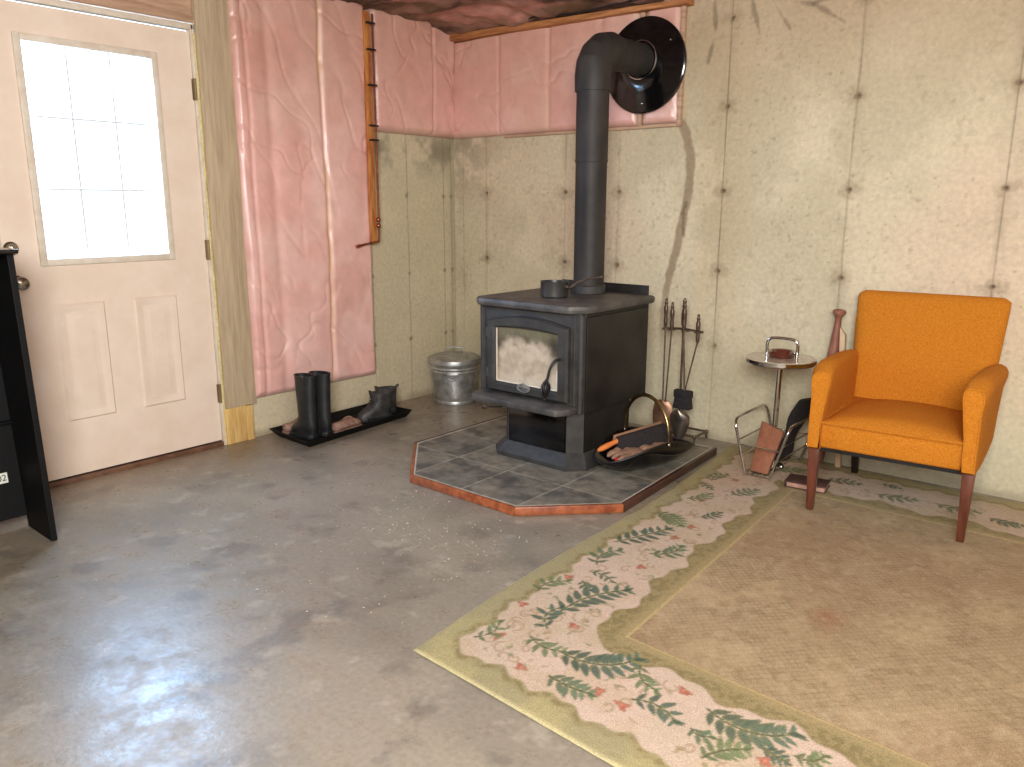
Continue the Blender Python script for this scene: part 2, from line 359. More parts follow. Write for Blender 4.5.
b=B(); box(b,6,6.2,-6,.2,-.1,CEIL+.2); struct(obj('wall_right',b,m_white,smooth=0))
b=B(); box(b,-.3,6.2,-6.2,-6,-.1,CEIL+.2); struct(obj('wall_rear',b,m_white,smooth=0))
# ------------------------------------------------------------------ door
HY,KY=-1.79,-2.70
b=B(); X0,X1=-.045,.0
LY0,LY1,LZ0,LZ1=-2.535,-1.985,1.01,1.905
box(b,X0,X1,KY,LY0,.03,2.045); box(b,X0,X1,LY1,HY,.03,2.045); box(b,X0,X1,LY0,LY1,.03,LZ0); box(b,X0,X1,LY0,LY1,LZ1,2.045)
door=struct(obj('door_1',b,m_door,smooth=0))
for (a,c) in ((-2.525,-2.312),(-2.18,-1.968)):
    b=B(); z0,z1=.283,.815
    def ringp(i,x): return [(x,a+i,z0+i),(x,c-i,z0+i),(x,c-i,z1-i),(x,a+i,z1-i)]
    loft(b,[ringp(0,.0005),ringp(.008,.009),ringp(.022,.007),ringp(.034,.001),ringp(.046,.001),ringp(.07,.006)],cap=False)
    b.faces.new([b.verts.new(p) for p in ringp(.07,.006)])
    obj('door_panel',b,m_door,door)
def rframe(b,y0,y1,z0,z1,w,x0,x1,bev=.004):
    box(b,x0,x1,y0,y0+w,z0,z1,bev);box(b,x0,x1,y1-w,y1,z0,z1,bev);box(b,x0,x1,y0+w*.9,y1-w*.9,z0,z0+w,bev);box(b,x0,x1,y0+w*.9,y1-w*.9,z1-w,z1,bev)
b=B(); rframe(b,-2.56,-1.96,.985,1.928,.03,-.004,.013); wf=struct(obj('window_1',b,m_white))
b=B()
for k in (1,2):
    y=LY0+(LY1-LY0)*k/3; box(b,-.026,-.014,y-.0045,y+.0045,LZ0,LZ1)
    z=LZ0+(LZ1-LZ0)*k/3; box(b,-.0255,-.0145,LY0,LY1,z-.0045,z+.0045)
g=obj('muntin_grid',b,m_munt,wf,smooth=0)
b=B(); box(b,-.036,-.032,LY0,LY1,LZ0,LZ1); obj('window_pane',b,m_glass,wf,smooth=0)
for z in (.283,1.023,1.784):
    b=B(); tube(b,[(.012,HY+.004,z-.05),(.012,HY+.004,z+.05)],.008,10); box(b,.0,.005,HY-.006,HY+.022,z-.048,z+.048); obj('hinge',b,m_hinge,door)
b=B(); lathe(b,[(.030,0),(.032,.006),(.016,.012),(.013,.035),(.022,.045),(.029,.058),(.027,.072),(.014,.08)],(0,-2.662,.922),24,'x'); obj('door_knob',b,m_nickel,door)
b=B(); lathe(b,[(.028,0),(.029,.012),(.022,.018)],(0,-2.668,1.065),24,'x'); box(b,.018,.036,-2.671,-2.665,1.045,1.075,.002); obj('deadbolt',b,m_nickel,door)
b=B(); box(b,-.03,.014,HY+.004,HY+.016,.0,2.075,.002); box(b,-.03,.014,-2.75,HY+.016,2.052,2.078,.003); box(b,-.03,.014,-2.76,KY-.004,0,2.075,.002); struct(obj('trim_5',b,m_white))
# foam bead with irregular outline
b=B(); pts=[(.005,HY+.021+random.uniform(-.003,.003),z) for z in np.arange(.0,2.08,.04)]
tube(b,pts,[random.uniform(.006,.012) for _ in pts],8); struct(obj('trim_6',b,m_foam))
b=B(); box(b,-.002,.012,-2.76,HY+.03,2.085,2.12,.002); struct(obj('trim_7',b,m_plypink))
b=B(); box(b,-.10,.012,-2.76,HY+.012,-.004,.022,.004); struct(obj('door_threshold',b,m_sill))
b=B(); box(b,-.04,-.004,KY,HY,.022,.032); struct(obj('door_sweep',b,m_black,smooth=0))
# exterior
b=B(); box(b,-12,-.3,-12,8,-.5,-.4); struct(obj('outdoor_ground',b,m_snow,smooth=0))
# ------------------------------------------------------------------ furring strip and copper pipe
b=B(); box(b,.05,.072,-.775,-.735,1.02,2.30,.002); tag(obj('furring_strip',b,m_strip),'orange-brown vertical wooden strip fixed to edge of tall insulation','wood strip')
cp=thing('copper_pipe','thin copper water pipe clipped to the orange wooden strip','pipe',(.078,-.728,1.02))
def rel(o,par):  # geometry is authored in world space; shift mesh into parent space
    o.data.transform(par.matrix_basis.inverted()); return o
b=B(); pts=smoothpath([(.08,-.725,2.29),(.08,-.725,1.2),(.08,-.727,1.045)],4)+arc((-.742,1.045),.015,0,-PI/2,5,lambda y,z:(.08,y,z))+[(.08,-.83,1.020),(.08,-.885,1.010)]
tube(b,pts,.0065,10); tube(b,[(.08,-.875,1.012),(.08,-.90,1.008)],.010,10); rel(obj('tube',b,m_copper,cp),cp)
b=B()
for z in (1.125,1.16): sphere(b,(.082,-.729,z),.014); 
rel(obj('coupling',b,m_copper,cp),cp)
for z in (2.24,2.10,1.91,1.69,1.61):
    b=B(); box(b,.066,.092,-.768,-.711,z-.005,z+.005,.002); rel(obj('pipe_clip',b,m_black,cp),cp)
# ------------------------------------------------------------------ hearth
HZ=.037
outline=[(.845,-.25),(.845,-1.175),(1.195,-1.528),(1.805,-1.528),(2.118,-1.215),(2.06,-.25)]
hp=thing('hearth_pad','low slate-tiled hearth pad with clipped corners and wood edging under the stove','hearth',(1.47,-.9,0))
vs=np.linspace(-1.528,-.25,215)
b=B(); prism(b,outline,0.0,HZ-.001); rel(obj('hearth_base',b,m_edge_d,hp,smooth=0),hp)
# tile surface, rebuilt inside the outline (polygon clip through row-wise x limits)
def xlim(y):
    xl=.845 if y>-1.175 else .845+(-1.175-y)*(.35/.353)
    xr=2.118-.058*(y+1.215)/.965 if y>-1.215 else 2.118-(-1.215-y)
    return xl,xr
nv=len(vs); nu=230; T=np.linspace(0,1,nu)
U=np.zeros((nu,nv)); V=np.zeros((nu,nv))
for j,y in enumerate(vs):
    y=min(max(y,-1.528),-.25); a,c=xlim(y); U[:,j]=a+(c-a)*T; V[:,j]=y
ti=np.floor((U-.86)/.315).astype(int); tj=np.floor((V+1.52)/.315).astype(int)
h=((ti*37+tj*91)%17)/17.
C=np.ones(U.shape+(3,))*L((112,108,98)); C=mixc(C,L((134,126,110)),h*.7); C=mixc(C,L((80,78,74)),sstep(.45,.65,N1(U*7+ti*3.1,V*7+tj*5.3,5))*.8)
C=mixc(C,L((146,136,116)),sstep(.58,.72,N2(U*9+ti,V*9,4))*.5)
gu=np.abs(((U-.86)/.315+.5)%1-.5)*.315; gv=np.abs(((V+1.52)/.315+.5)%1-.5)*.315; g=np.minimum(gu,gv)
ed=segdist(U,V,outline+[outline[0]]); 
k=np.clip((1-sstep(.0025,.005,g)),0,1); C=mixc(C,L((168,160,142)),k*.75); C=mixc(C,L((190,180,162)),(1-sstep(.006,.009,ed)))
o=gridmesh('slate_tiles',U,V,np.full(U.shape,HZ)-k*.0006,C,m_tile,hp); rel(o,hp)
def edgestrip(p,q,m,w=.018,zt=HZ+.001):
    p,q=Vector((*p,0)),Vector((*q,0)); d=(q-p).normalized(); n=Vector((d.y,-d.x,0))
    b=B(); r=[p-d*.0,q+d*.0,q+n*w+d*w*.4,p+n*w-d*w*.4]
    hexa(b,[(v.x,v.y,.0) for v in r],[(v.x,v.y,zt) for v in r],.004); return rel(obj('edge_trim',b,m,hp),hp)
edgestrip(outline[0],outline[1],m_edge_d); edgestrip(outline[1],outline[2],m_edge); edgestrip(outline[2],outline[3],m_edge); edgestrip(outline[3],outline[4],m_edge)
edgestrip(outline[4],outline[5],m_edge_d,zt=HZ+.003)
# ------------------------------------------------------------------ wood stove
st=thing('wood_stove','black cast iron wood stove with sooty glass door on the tiled hearth','stove',(1.45,-.7,HZ))
def S(n,b,m,par=None,smooth=35):
    o=obj(n,b,m,None,smooth); o.data.transform(Matrix.Translation((-1.45,.7,-HZ))); o.parent=par or st; return o
def oct_(x0,x1,y0,y1,c): return [(x0+c,y0),(x1-c,y0),(x1,y0+c),(x1,y1-c),(x1-c,y1),(x0+c,y1),(x0,y1-c),(x0,y0+c)]
b=B(); prism(b,oct_(1.218,1.775,-1.05,-.44,.072),HZ+.002,HZ+.022); prism(b,oct_(1.218,1.775,-1.05,-.44,.072),HZ+.022,.108,oct_(1.258,1.738,-1.005,-.48,.06)); S('plinth',b,m_cast,smooth=20)
b=B(); prism(b,oct_(1.264,1.732,-.998,-.49,.055),.10,.305); S('pedestal',b,m_castdark,smooth=20)
for x0,x1,sg in ((1.676,1.734,1),(1.320,1.262,-1)):
    b=B(); q=[(x0,-1.003),(x1,-.945),(x1-sg*.006,-.939),(x0-sg*.006,-.995)]
    prism(b,q if sg>0 else q[::-1],.102,.31); S('corner_post',b,m_cast,smooth=0)
b=B(); box(b,1.325,1.668,-1.006,-.996,.112,.292,.003); S('ash_door',b,m_gloss)
b=B(); cb=.03
prism(b,[(1.140+cb,-.99),(1.748-cb,-.99),(1.748,-.99+cb),(1.748,-.42),(1.140,-.42),(1.140,-.99+cb)],.305,.775); S('firebox',b,m_castdark,smooth=20)
# front face plate & pilasters
b=B(); box(b,1.143,1.745,-.998,-.985,.335,.775,.003)
for x in (1.712,1.165):
    tube(b,[(x,-.998,.34),(x,-.998,.762)],.007,8)
tube(b,[(1.742,-.992,.31),(1.742,-.992,.765)],.014,12); tube(b,[(1.146,-.992,.335),(1.146,-.992,.765)],.012,12)
S('front_plate',b,m_cast)
# side panel
b=B(); box(b,1.746,1.758,-.965,-.44,.305,.752,.004); S('side_panel',b,m_castdark)
b=B(); box(b,1.128,1.141,-.965,-.44,.305,.752,.004); S('side_panel',b,m_castdark)
# ash lip
b=B(); lp=[(1.15,-1.06),(1.185,-1.125),(1.70,-1.125),(1.735,-1.06),(1.735,-.985),(1.15,-.985)]; prism(b,lp,.312,.345,bev=.008); S('ash_lip',b,m_casttop)
# top plate
b=B(); tp=[(1.155,-1.042),(1.70,-1.042),(1.775,-.965),(1.775,-.395),(1.105,-.395),(1.105,-.995)]; prism(b,tp,.768,.808,bev=.016); S('top_plate',b,m_casttop)
b=B(); box(b,1.185,1.725,-.392,-.382,.70,.852,.002); S('heat_shield',b,m_castdark)
# door
def archpts(x0,x1,z0,z1,rise,n=14):
    P=[(x0,z0),(x1,z0)]
    P+= [(x1+(x0-x1)*i/n, z1-rise+rise*math.sin(PI*(.12+.76*i/n))) for i in range(n+1)]
    return P
def ringy(P,y): return [(x,y,z) for x,z in P]
dr=None
b=B(); n=14
o0=archpts(1.205,1.690,.355,.735,.05);o1=archpts(1.213,1.682,.363,.727,.048);i1=archpts(1.243,1.640,.392,.690,.026);i0=archpts(1.252,1.630,.402,.676,.012)
loft(b,[ringy(o0,-.998),ringy(o0,-1.018),ringy(o1,-1.030),ringy(i1,-1.030),ringy(i0,-1.018),ringy(i0,-1.005)],cap=False)
dr=S('stove_door',b,m_cast,smooth=30)
def SC_(n,b,m,smooth=35): return S(n,b,m,dr,smooth)
gx=np.linspace(1.248,1.634,90); gz=np.linspace(.39,.685,70); U,V=np.meshgrid(gx,gz,indexing='ij')
C=np.ones(U.shape+(3,))*L((92,84,70)); e=((np.abs(U-1.435)-.075)/.135)**2+((V-.48)/.145)**2+(N1(U*11,V*11,4)-.5)*1.2; e=np.where(V<.47,e*.5,e)
C=mixc(C,L((196,180,158)),(1-sstep(.55,1.15,e))); C=mixc(C,L((168,150,128)),sstep(.45,.6,N2(U*14,V*14,3))*.5*(V<.62))
C=mixc(C,L((120,116,92)),sstep(.60,.66,V+(N3(U*12,V*6,3)-.5)*.06)*.8); C=mixc(C,L((60,56,46)),np.exp(-(((U-1.60)/.03)**2+((V-.60)/.07)**2))*.8)
C=mixc(C,L((206,196,176)),sstep(.46,.40,V)*.6)
og=gridmesh('door_glass',U,np.full(U.shape,-1.006),V,C,m_sootglass); og.data.transform(Matrix.Translation((-1.45,.7,-HZ))); og.parent=dr
b=B(); tube(b,[(1.257,-1.014,.405),(1.257,-1.014,.665)],.0035,6); tube(b,[(1.257,-1.014,.405),(1.626,-1.014,.405)],.0035,6);tube(b,[(1.626,-1.014,.405),(1.626,-1.014,.50)],.0045,6); SC_('glass_gasket',b,m_white)
for z in (.44,.64):
    b=B(); tube(b,[(1.195,-1.012,z-.025),(1.195,-1.012,z+.025)],.011,10); SC_('hinge',b,m_cast)
b=B(); tube(b,smoothpath([(1.655,-1.032,.560),(1.645,-1.060,.555),(1.632,-1.074,.525),(1.622,-1.078,.485),(1.617,-1.08,.455)]),.0065,8)
hd=SC_('door_handle',b,m_castdark)
b=B()
for j in range(6):
    a0=j*PI/3
    tube(b,smoothpath([(1.615,-1.082,.468),(1.613+.017*math.cos(a0+.5),-1.082+.017*math.sin(a0+.5),.440),(1.610+.019*math.cos(a0+1.1),-1.082+.019*math.sin(a0+1.1),.410),(1.608,-1.082,.378)],4),.0045,6)
sphere(b,(1.611,-1.082,.422),.016,1,1,1.9); sphere(b,(1.608,-1.082,.376),.007)
o=S('coil_grip',b,m_castdark,dr)
# emblem: oval with three peaks
b=B(); pts=[(1.441+.038*math.cos(t),-1.034,.394+.019*math.sin(t)) for t in np.linspace(0,2*PI,28)[:-1]]; tube(b,pts,.0028,6,closed=True)
for (x,w,hh) in ((1.418,.014,.020),(1.441,.018,.028),(1.464,.014,.020)):
    z0=.392; v=[b.verts.new(p) for p in ((x-w,-1.037,z0),(x+w,-1.037,z0),(x,-1.037,z0+hh),(x-w,-1.030,z0),(x+w,-1.030,z0),(x,-1.030,z0+hh))]
    b.faces.new((v[0],v[1],v[2]));b.faces.new((v[0],v[3],v[4],v[1]));b.faces.new((v[1],v[4],v[5],v[2]));b.faces.new((v[2],v[5],v[3],v[0]))
box(b,1.406,1.476,-1.036,-1.030,.383,.387); SC_('emblem',b,m_galv,0)
# draft knob
b=B(); tube(b,[(1.27,-.99,.265),(1.20,-1.03,.262)],.004,8); dk=S('draft_rod',b,m_castdark)
b=B(); pts=[(1.205-.04*t+.012*math.cos(t*30)*.6,-1.028-.012*t,.262+.012*math.sin(t*30)) for t in np.linspace(0,1,60)]; tube(b,pts,.0028,6); sphere(b,(1.185,-1.032,.262),.009,1.8,1,1); S('coil_grip',b,m_iron,dk)
# ------------------------------------------------------------------ stovepipe
PX,PY,PR=1.447,-.515,.079
sp=thing('stovepipe','black stovepipe rising from stove and elbowing into the wall vent','stovepipe',(PX,PY,.808))
def P_(n,b,m,smooth=35):
    o=obj(n,b,m,None,smooth); o.data.transform(Matrix.Translation((-PX,-PY,-.808))); o.parent=sp; return o
b=B(); lathe(b,[(PR+.010,.809),(PR+.010,.845),(PR+.004,.85)],(PX,PY,0)); P_('flue_collar',b,m_cast)
b=B(); lathe(b,[(PR-.001,.84),(PR-.001,1.455)],(PX,PY,0)); P_('lower_section',b,m_pipe)
b=B(); lathe(b,[(PR-.002,1.45),(PR+.001,1.452),(PR+.003,1.46),(PR+.001,1.468),(PR+.001,1.81)],(PX,PY,0)); P_('upper_section',b,m_pipe)
# gored elbow
b=B(); EZ=1.985; Rb=.125; cy,cz=PY+Rb,EZ-Rb; rings=[]
def ering(a,rr,dz=0,dy=0):
    # a: 0 -> pipe going up ; 90deg -> going +y
    c=Vector((PX,cy-Rb*math.cos(a)+dy,cz+Rb*math.sin(a)+dz)); t=Vector((0,math.sin(a),math.cos(a))); nrm=Vector((0,-math.cos(a),math.sin(a)))
    return [c+Vector((rr*math.cos(2*PI*k/28),0,0))+nrm*rr*math.sin(2*PI*k/28) for k in range(28)]
rings.append(ering(0,PR+.010,-.075)); rings.append(ering(0,PR+.012,0))
for a in (22,45,67): rings.append(ering(math.radians(a),PR+.012))
rings.append(ering(PI/2,PR+.012)); rings.append(ering(PI/2,PR+.006,0,.04)); loft(b,rings); P_('elbow',b,m_pipe,smooth=18)
b=B(); lathe(b,[(PR+.001,cy+.02),(PR+.001,-.02)],(PX,0,EZ),28,'y'); P_('horizontal_section',b,m_pipe)
vt=thing('wall_thimble','round glossy black vent cover on back wall with stovepipe entering it','vent cover',(1.455,-.049,1.960))
b=B(); R0=.240
lathe(b,[(R0,-.049),(R0,-.060),(R0-.012,-.068),(.15,-.072),(.135,-.080),(.10,-.084),(.085,-.084)],(1.455,0,1.960),48,'y'); o=rel(obj('cover_plate',b,m_gloss,vt),vt)
b=B(); pts=[(PX+.094*math.cos(t),-.089,EZ+.094*math.sin(t)) for t in np.linspace(0,2*PI,40)[:-1]]; tube(b,pts,.0045,8,closed=True); rel(obj('trim_ring',b,m_chrome,vt),vt)
for a in (.6,2.6,4.7):
    b=B(); sphere(b,(1.455+.19*math.cos(a),-.071,1.960+.19*math.sin(a)),.005); rel(obj('screw',b,m_chrome,vt),vt)
# ------------------------------------------------------------------ saucepan on stove
pn=thing('saucepan','small dark grey saucepan with thin metal handle on the stove top','saucepan',(1.437,-.793,.809))
b=B(); lathe(b,[(.058,.0),(.066,.004),(.068,.010),(.068,.074),(.070,.077),(.066,.077),(.064,.012),(.0,.010)],seg=36); obj('pan_body',b,mat('pan_metal',(70,70,68),(112,110,106),rough=.35,metal=.7,scale=4),pn)
b=B(); tube(b,smoothpath([(.066,.0,.052),(.095,.0,.052),(.13,.02,.080),(.18,.04,.096),(.225,.06,.104)]),.0045,8); sphere(b,(.072,0,.052),.010,1.5,1,1); sphere(b,(.23,.062,.105),.007,1.4,1,1); obj('pan_handle',b,m_iron,pn)
# ------------------------------------------------------------------ galvanized can
gc=thing('galvanized_bin','small galvanized steel ash can with lid standing in room corner','bin',(.265,-.29,0))
b=B(); pr=[(.120,.0),(.134,.002),(.136,.018),(.132,.026),(.136,.034),(.140,.05)]
for k in range(9): pr.append((.141+.0135*k/8,.06+.14*k/8))
pr+=[(.158,.212),(.154,.222),(.158,.232),(.154,.242),(.160,.252),(.163,.275),(.0,.275)]
lathe(b,pr,seg=48); obj('can_body',b,m_galv,gc)
b=B(); lathe(b,[(.168,.262),(.171,.264),(.171,.286),(.168,.292),(.150,.298),(.145,.304),(.10,.314),(.04,.320),(.0,.321)],seg=48); ld=obj('lid',b,m_galv,gc)
b=B(); tube(b,smoothpath([(-.05,0,.315),(-.045,0,.345),(-.02,0,.354),(.02,0,.354),(.045,0,.345),(.05,0,.315)]),.0055,8); o=obj('lid_handle',b,m_galv,ld); o.data.transform(Matrix.Rotation(.67,4,'Z'))
for s in (-1,1):
    b=B(); pts=[(0+ .03*math.cos(t),s*(.158+.012),.20+.026*math.sin(t)) for t in np.linspace(PI,2*PI,12)]; tube(b,pts,.0045,8); box(b,-.035,.035,s*.152-.006,s*.152+.012 if s>0 else s*.152+.006,.196,.214,.003)
    o=obj('side_handle',b,m_galv,gc); o.data.transform(Matrix.Rotation(.67,4,'Z'))
# ------------------------------------------------------------------ boot tray
bt=thing('boot_tray','long shallow black boot tray on floor below the insulation','tray',(.205,-1.14,0))
ti_=[(.085,-1.50),(.385,-1.515),(.315,-.765),(.05,-.79)]; to_=[(.04,-1.53),(.418,-1.548),(.338,-.735),(.012,-.755)]
b=B()
def off(P,d): 
    c=Vector((sum(p[0] for p in P)/4,sum(p[1] for p in P)/4)); return [(c.x+(p[0]-c.x)*(1-d/.19*1),c.y+(p[1]-c.y)*(1-d/.4)) for p in P]
loft(b,[[(*p,.001) for p in ti_],[(*p,.042) for p in to_],[(*p,.042) for p in off(to_,.006)],[(*p,.006) for p in off(ti_,.006)]],cap=True)
rel(obj('tray_body',b,m_blackwood,bt,smooth=0),bt)
# ------------------------------------------------------------------ rubber boots
def slices(S_,n=28):
    # horizontal outlines (z, heel x, toe x, half width): from shaft top down to the sole
    out=[]
    for z,hx,fx,ry in S_:
        cx=(hx+fx)/2; rx=(fx-hx)/2; lng=max(0,(rx-.065)/.05)
        out.append([(cx+rx*math.copysign(abs(math.cos(2*PI*k/n))**(1-.25*min(1,lng)),math.cos(2*PI*k/n)), ry*math.copysign(abs(math.sin(2*PI*k/n))**(1-.2*min(1,lng)),math.sin(2*PI*k/n))*(1-.10*min(1,lng)*(math.cos(2*PI*k/n)<0)),z) for k in range(n)])
    return out
def boot(label,loc,rz,mirror=1):
    t=thing('rubber_boot',label,'boot',loc,rz,'pair of tall rubber boots')
    b=B(); rings=[]
    # shaft+foot as lofted sections: (z, cx, rx, ry); foot points to +x local
    def sec(c,rx,ry,tilt,n=28):
        out=[]
        for k in range(n):
            a=2*PI*k/n; x=rx*math.cos(a); y=ry*math.sin(a)
            out.append((c[0]+x*math.cos(tilt),y+c[1],c[2]-x*math.sin(tilt)))
        return out
    rings=slices([(.345,-.068,.068,.0415),(.30,-.066,.066,.041),(.24,-.062,.062,.041),(.17,-.058,.057,.040),(.125,-.057,.055,.039),(.10,-.058,.062,.039),(.082,-.060,.075,.040),(.068,-.061,.093,.040),(.054,-.061,.108,.040),(.04,-.060,.117,.039),(.021,-.060,.120,.038)])
    loft(b,rings,cap=False); b.faces.new([b.verts.new(p) for p in rings[-1]])
    # inner wall
    r2=[sec((0,0,.345),.063,.037,0),sec((0,0,.2),.054,.036,0)]; loft(b,[rings[0]]+r2,cap=False); b.faces.new([b.verts.new(p) for p in r2[-1]])
    obj('boot_upper',b,m_rubber,t,60)
    b=B(); tube(b,sec((0,0,.345),.068,.0412,0),.003,8,closed=True); obj('top_rim',b,m_rubber,t)
    b=B(); pts=[(-.060,-.024),(-.060,.024),(-.035,.040),(.04,.037),(.08,.040),(.112,.031),(.123,0),(.112,-.031),(.08,-.040),(.04,-.037),(-.035,-.040)]
    prism(b,pts,.0,.022,bev=.003); obj('boot_sole',b,m_rubber,t)
    return t
boot('tall black rubber boot at tray end nearest the door, front one of the pair',(.245,-1.420,.008),math.radians(189))
boot('tall black rubber boot partly hidden behind its pair on the tray',(.255,-1.332,.008),math.radians(189))
# low ankle boots
def ankle(label,loc,rz):
    t=thing('ankle_boot',label,'boot',loc,rz,'pair of black ankle boots')
    b=B()
    def sec(c,rx,ry,tilt,n=28):
        return [(c[0]+rx*math.cos(2*PI*k/n)*math.cos(tilt),c[1]+ry*math.sin(2*PI*k/n),c[2]-rx*math.cos(2*PI*k/n)*math.sin(tilt)) for k in range(n)]
    R=slices([(.158,-.066,.062,.050),(.13,-.062,.062,.049),(.108,-.060,.068,.046),(.09,-.060,.082,.044),(.075,-.061,.104,.044),(.06,-.061,.128,.045),(.043,-.060,.148,.045),(.021,-.059,.156,.043)])
    loft(b,R,cap=False); b.faces.new([b.verts.new(p) for p in R[-1]])
    r2=[sec((-.002,0,.159),.057,.044,-.1),sec((0,0,.10),.045,.033,0)]; loft(b,[R[0]]+r2,cap=False); b.faces.new([b.verts.new(p) for p in r2[-1]])
    obj('boot_upper',b,m_bootlea,t,60)
    b=B(); prism(b,[(-.055,-.03),(-.055,.03),(-.02,.038),(.05,.036),(.11,.044),(.145,.034),(.160,0),(.145,-.034),(.11,-.044),(.05,-.036),(-.02,-.038)],0,.022,bev=.003); obj('boot_sole',b,m_rubber,t)
    for k in range(6):
        z=.082+.014*k; x=(.084,.074,.068,.064,.063,.063)[k]
        b=B(); w_=.024+.001*k
        tube(b,smoothpath([(x-.022,-w_-.012,z-.004),(x-.006,-w_,z+.003),(x+.003,0,z+.008),(x-.006,w_,z+.003),(x-.022,w_+.012,z-.004)],4),.0045,6)
        obj('lace',b,m_bootlea,t)
    b=B(); hexa(b,[(.046,-.024,.11),(.056,-.024,.11),(.056,.024,.11),(.046,.024,.11)],[(.060,-.028,.176),(.072,-.026,.172),(.072,.026,.172),(.060,.028,.176)],.004); obj('tongue',b,m_bootlea,t)
    b=B(); tube(b,smoothpath([(-.06,-.008,.15),(-.078,-.008,.165),(-.078,.008,.165),(-.06,.008,.15)],4),.004,6); obj('pull_loop',b,m_bootlea,t); return t
ankle('black lace-up ankle boot on the tray, the one nearer the tall boots',(.250,-.90,.008),math.radians(-104))
ankle('black lace-up ankle boot at tray end nearest the galvanized can',(.185,-.80,.008),math.radians(-100))
def slipon(label,loc,rz,s=1):
    t=thing('low_shoe',label,'shoe',loc,rz,'flat brown shoes in the tray'); b=B()
    R=[[(c+rx*0,ry*math.cos(2*PI*k/16),max(.012,z+rz_*math.sin(2*PI*k/16))) for k in range(16)] for c,rx,ry,z,rz_ in ((-.115*s,0,.012,.024,.01),(-.10*s,0,.03,.03,.026),(-.05*s,0,.036,.03,.024),(0,0,.038,.034,.026),(.06*s,0,.044,.032,.024),(.10*s,0,.036,.026,.018),(.125*s,0,.012,.02,.008))]
    loft(b,R); obj('shoe_upper',b,m_pinkshoe,t,60)
    b=B(); prism(b,[(-.12*s,-.02),(-.12*s,.02),(-.09*s,.034),(0,.036),(.07*s,.046),(.11*s,.036),(.13*s,0),(.11*s,-.036),(.07*s,-.046),(0,-.036),(-.09*s,-.034)],0,.013,bev=.002); obj('shoe_sole',b,m_suede,t)
    b=B(); tube(b,smoothpath([(.02,-.040,.045),(.03,-.015,.062),(.03,.015,.062),(.02,.04,.045)],5),.006,8); obj('instep_strap',b,m_suede,t)
slipon('flat dusty brown shoe in tray between tall boots and ankle boots',(.275,-1.185,.008),math.radians(98),.85)
slipon('flat dusty brown shoe at the door end of the tray partly behind tall boots',(.088,-1.385,.008),math.radians(92),.72)
# ------------------------------------------------------------------ rug
A_,B_,D_,E_=np.array([2.235,-2.505]),np.array([5.28,-2.66]),np.array([2.085,-.05]),np.array([5.13,-.03]); RW,RH=3.05,2.44
us=np.concatenate([np.arange(0,1.55,.0045),np.linspace(1.56,RW,80)]); vs=np.linspace(0,RH,540)
U,V=np.meshgrid(us,vs,indexing='ij')
s_,t_=U/RW,V/RH
X=A_[0]*(1-s_)*(1-t_)+B_[0]*s_*(1-t_)+D_[0]*(1-s_)*t_+E_[0]*s_*t_
Y=A_[1]*(1-s_)*(1-t_)+B_[1]*s_*(1-t_)+D_[1]*(1-s_)*t_+E_[1]*s_*t_
w=.014*np.sin(V*3.1)*np.clip(1-U/.5,0,1); X=X-w
dl,df,db,drr=U,V,RH-V,RW-U
dist=np.minimum(np.minimum(dl,df),np.minimum(db,drr))
tt=np.where((dl<=df)&(dl<=db),V,U)
green=L((156,146,108)); cream=L((196,174,152)); tan=L((166,144,112))
C=np.ones(U.shape+(3,))*green
C=mixc(C,L((176,162,112)),sstep(.4,.65,N1(U*6,V*6,3))*.6)
C=mixc(C,L((200,188,140)),(1-sstep(.006,.010,dist))*.7)
sc1=.095+.012*np.sin(tt*2*PI/.21)+.008*np.sin(tt*2*PI/.085+1)
m1=sstep(sc1-.002,sc1+.004,dist)
C=mixc(C,L((128,112,72)),np.exp(-((dist-sc1+.014)/.012)**2)*(.4+.5*(N2(U*60,V*60,2)>.5)))
cr=cream*np.ones(U.shape+(3,)); cr=mixc(cr,L((204,178,160)),sstep(.4,.6,N2(U*5,V*5,3))*.7); cr=mixc(cr,L((186,162,132)),sstep(.5,.7,N3(U*9,V*9,4))*.5)
C=C*(1-m1[...,None])+cr*m1[...,None]
sc2=.385+.020*np.sin(tt*2*PI/.31+.5)+.010*np.sin(tt*2*PI/.12)
m2=sstep(sc2-.003,sc2+.003,dist); C=mixc(C,L((156,138,96)),m2)
C=mixc(C,L((116,104,64)),m2*(1-sstep(.42,.45,dist))*(.25+.45*(N4(U*70,V*70,2)>.52)))
C=mixc(C,L((132,116,76)),np.exp(-((dist-sc2)/.004)**2)*.5)
m3=sstep(.468,.472,dist); C=mixc(C,tan,m3)
C=mixc(C,L((196,170,118)),np.exp(-((dist-.466)/.004)**2)*.8)
# trellis weave of the field
ph=.026; a1=np.abs(((U+V)/ph)%1-.5); a2=np.abs(((U-V)/ph)%1-.5); tre=np.clip(1-np.minimum(a1,a2)/.17,0,1)
C=mixc(C,L((142,118,84)),m3*tre*.75*(.5+N1(U*9,V*9,3)))
C=mixc(C,L((184,160,124)),m3*sstep(.5,.7,N2(U*7,V*7,4))*.5)
C=mixc(C,L((150,88,62)),np.exp(-(((U-.911)/.04)**2+((V-.964)/.06)**2))*.7*(.5+N3(U*40,V*40,2)))
C=mixc(C,L((150,122,92)),m3*sstep(.5,.7,N3(U*2.2,V*2.2,3))*.45)
C=mixc(C,L((118,96,68)),m3*sstep(.5,.75,N4(U*34,V*34,3))*.30); C=mixc(C,L((196,178,144)),m3*sstep(.55,.75,N1(U*40+3,V*40,3))*.22)
wear=.22+.30*sstep(1.2,2.2,V)
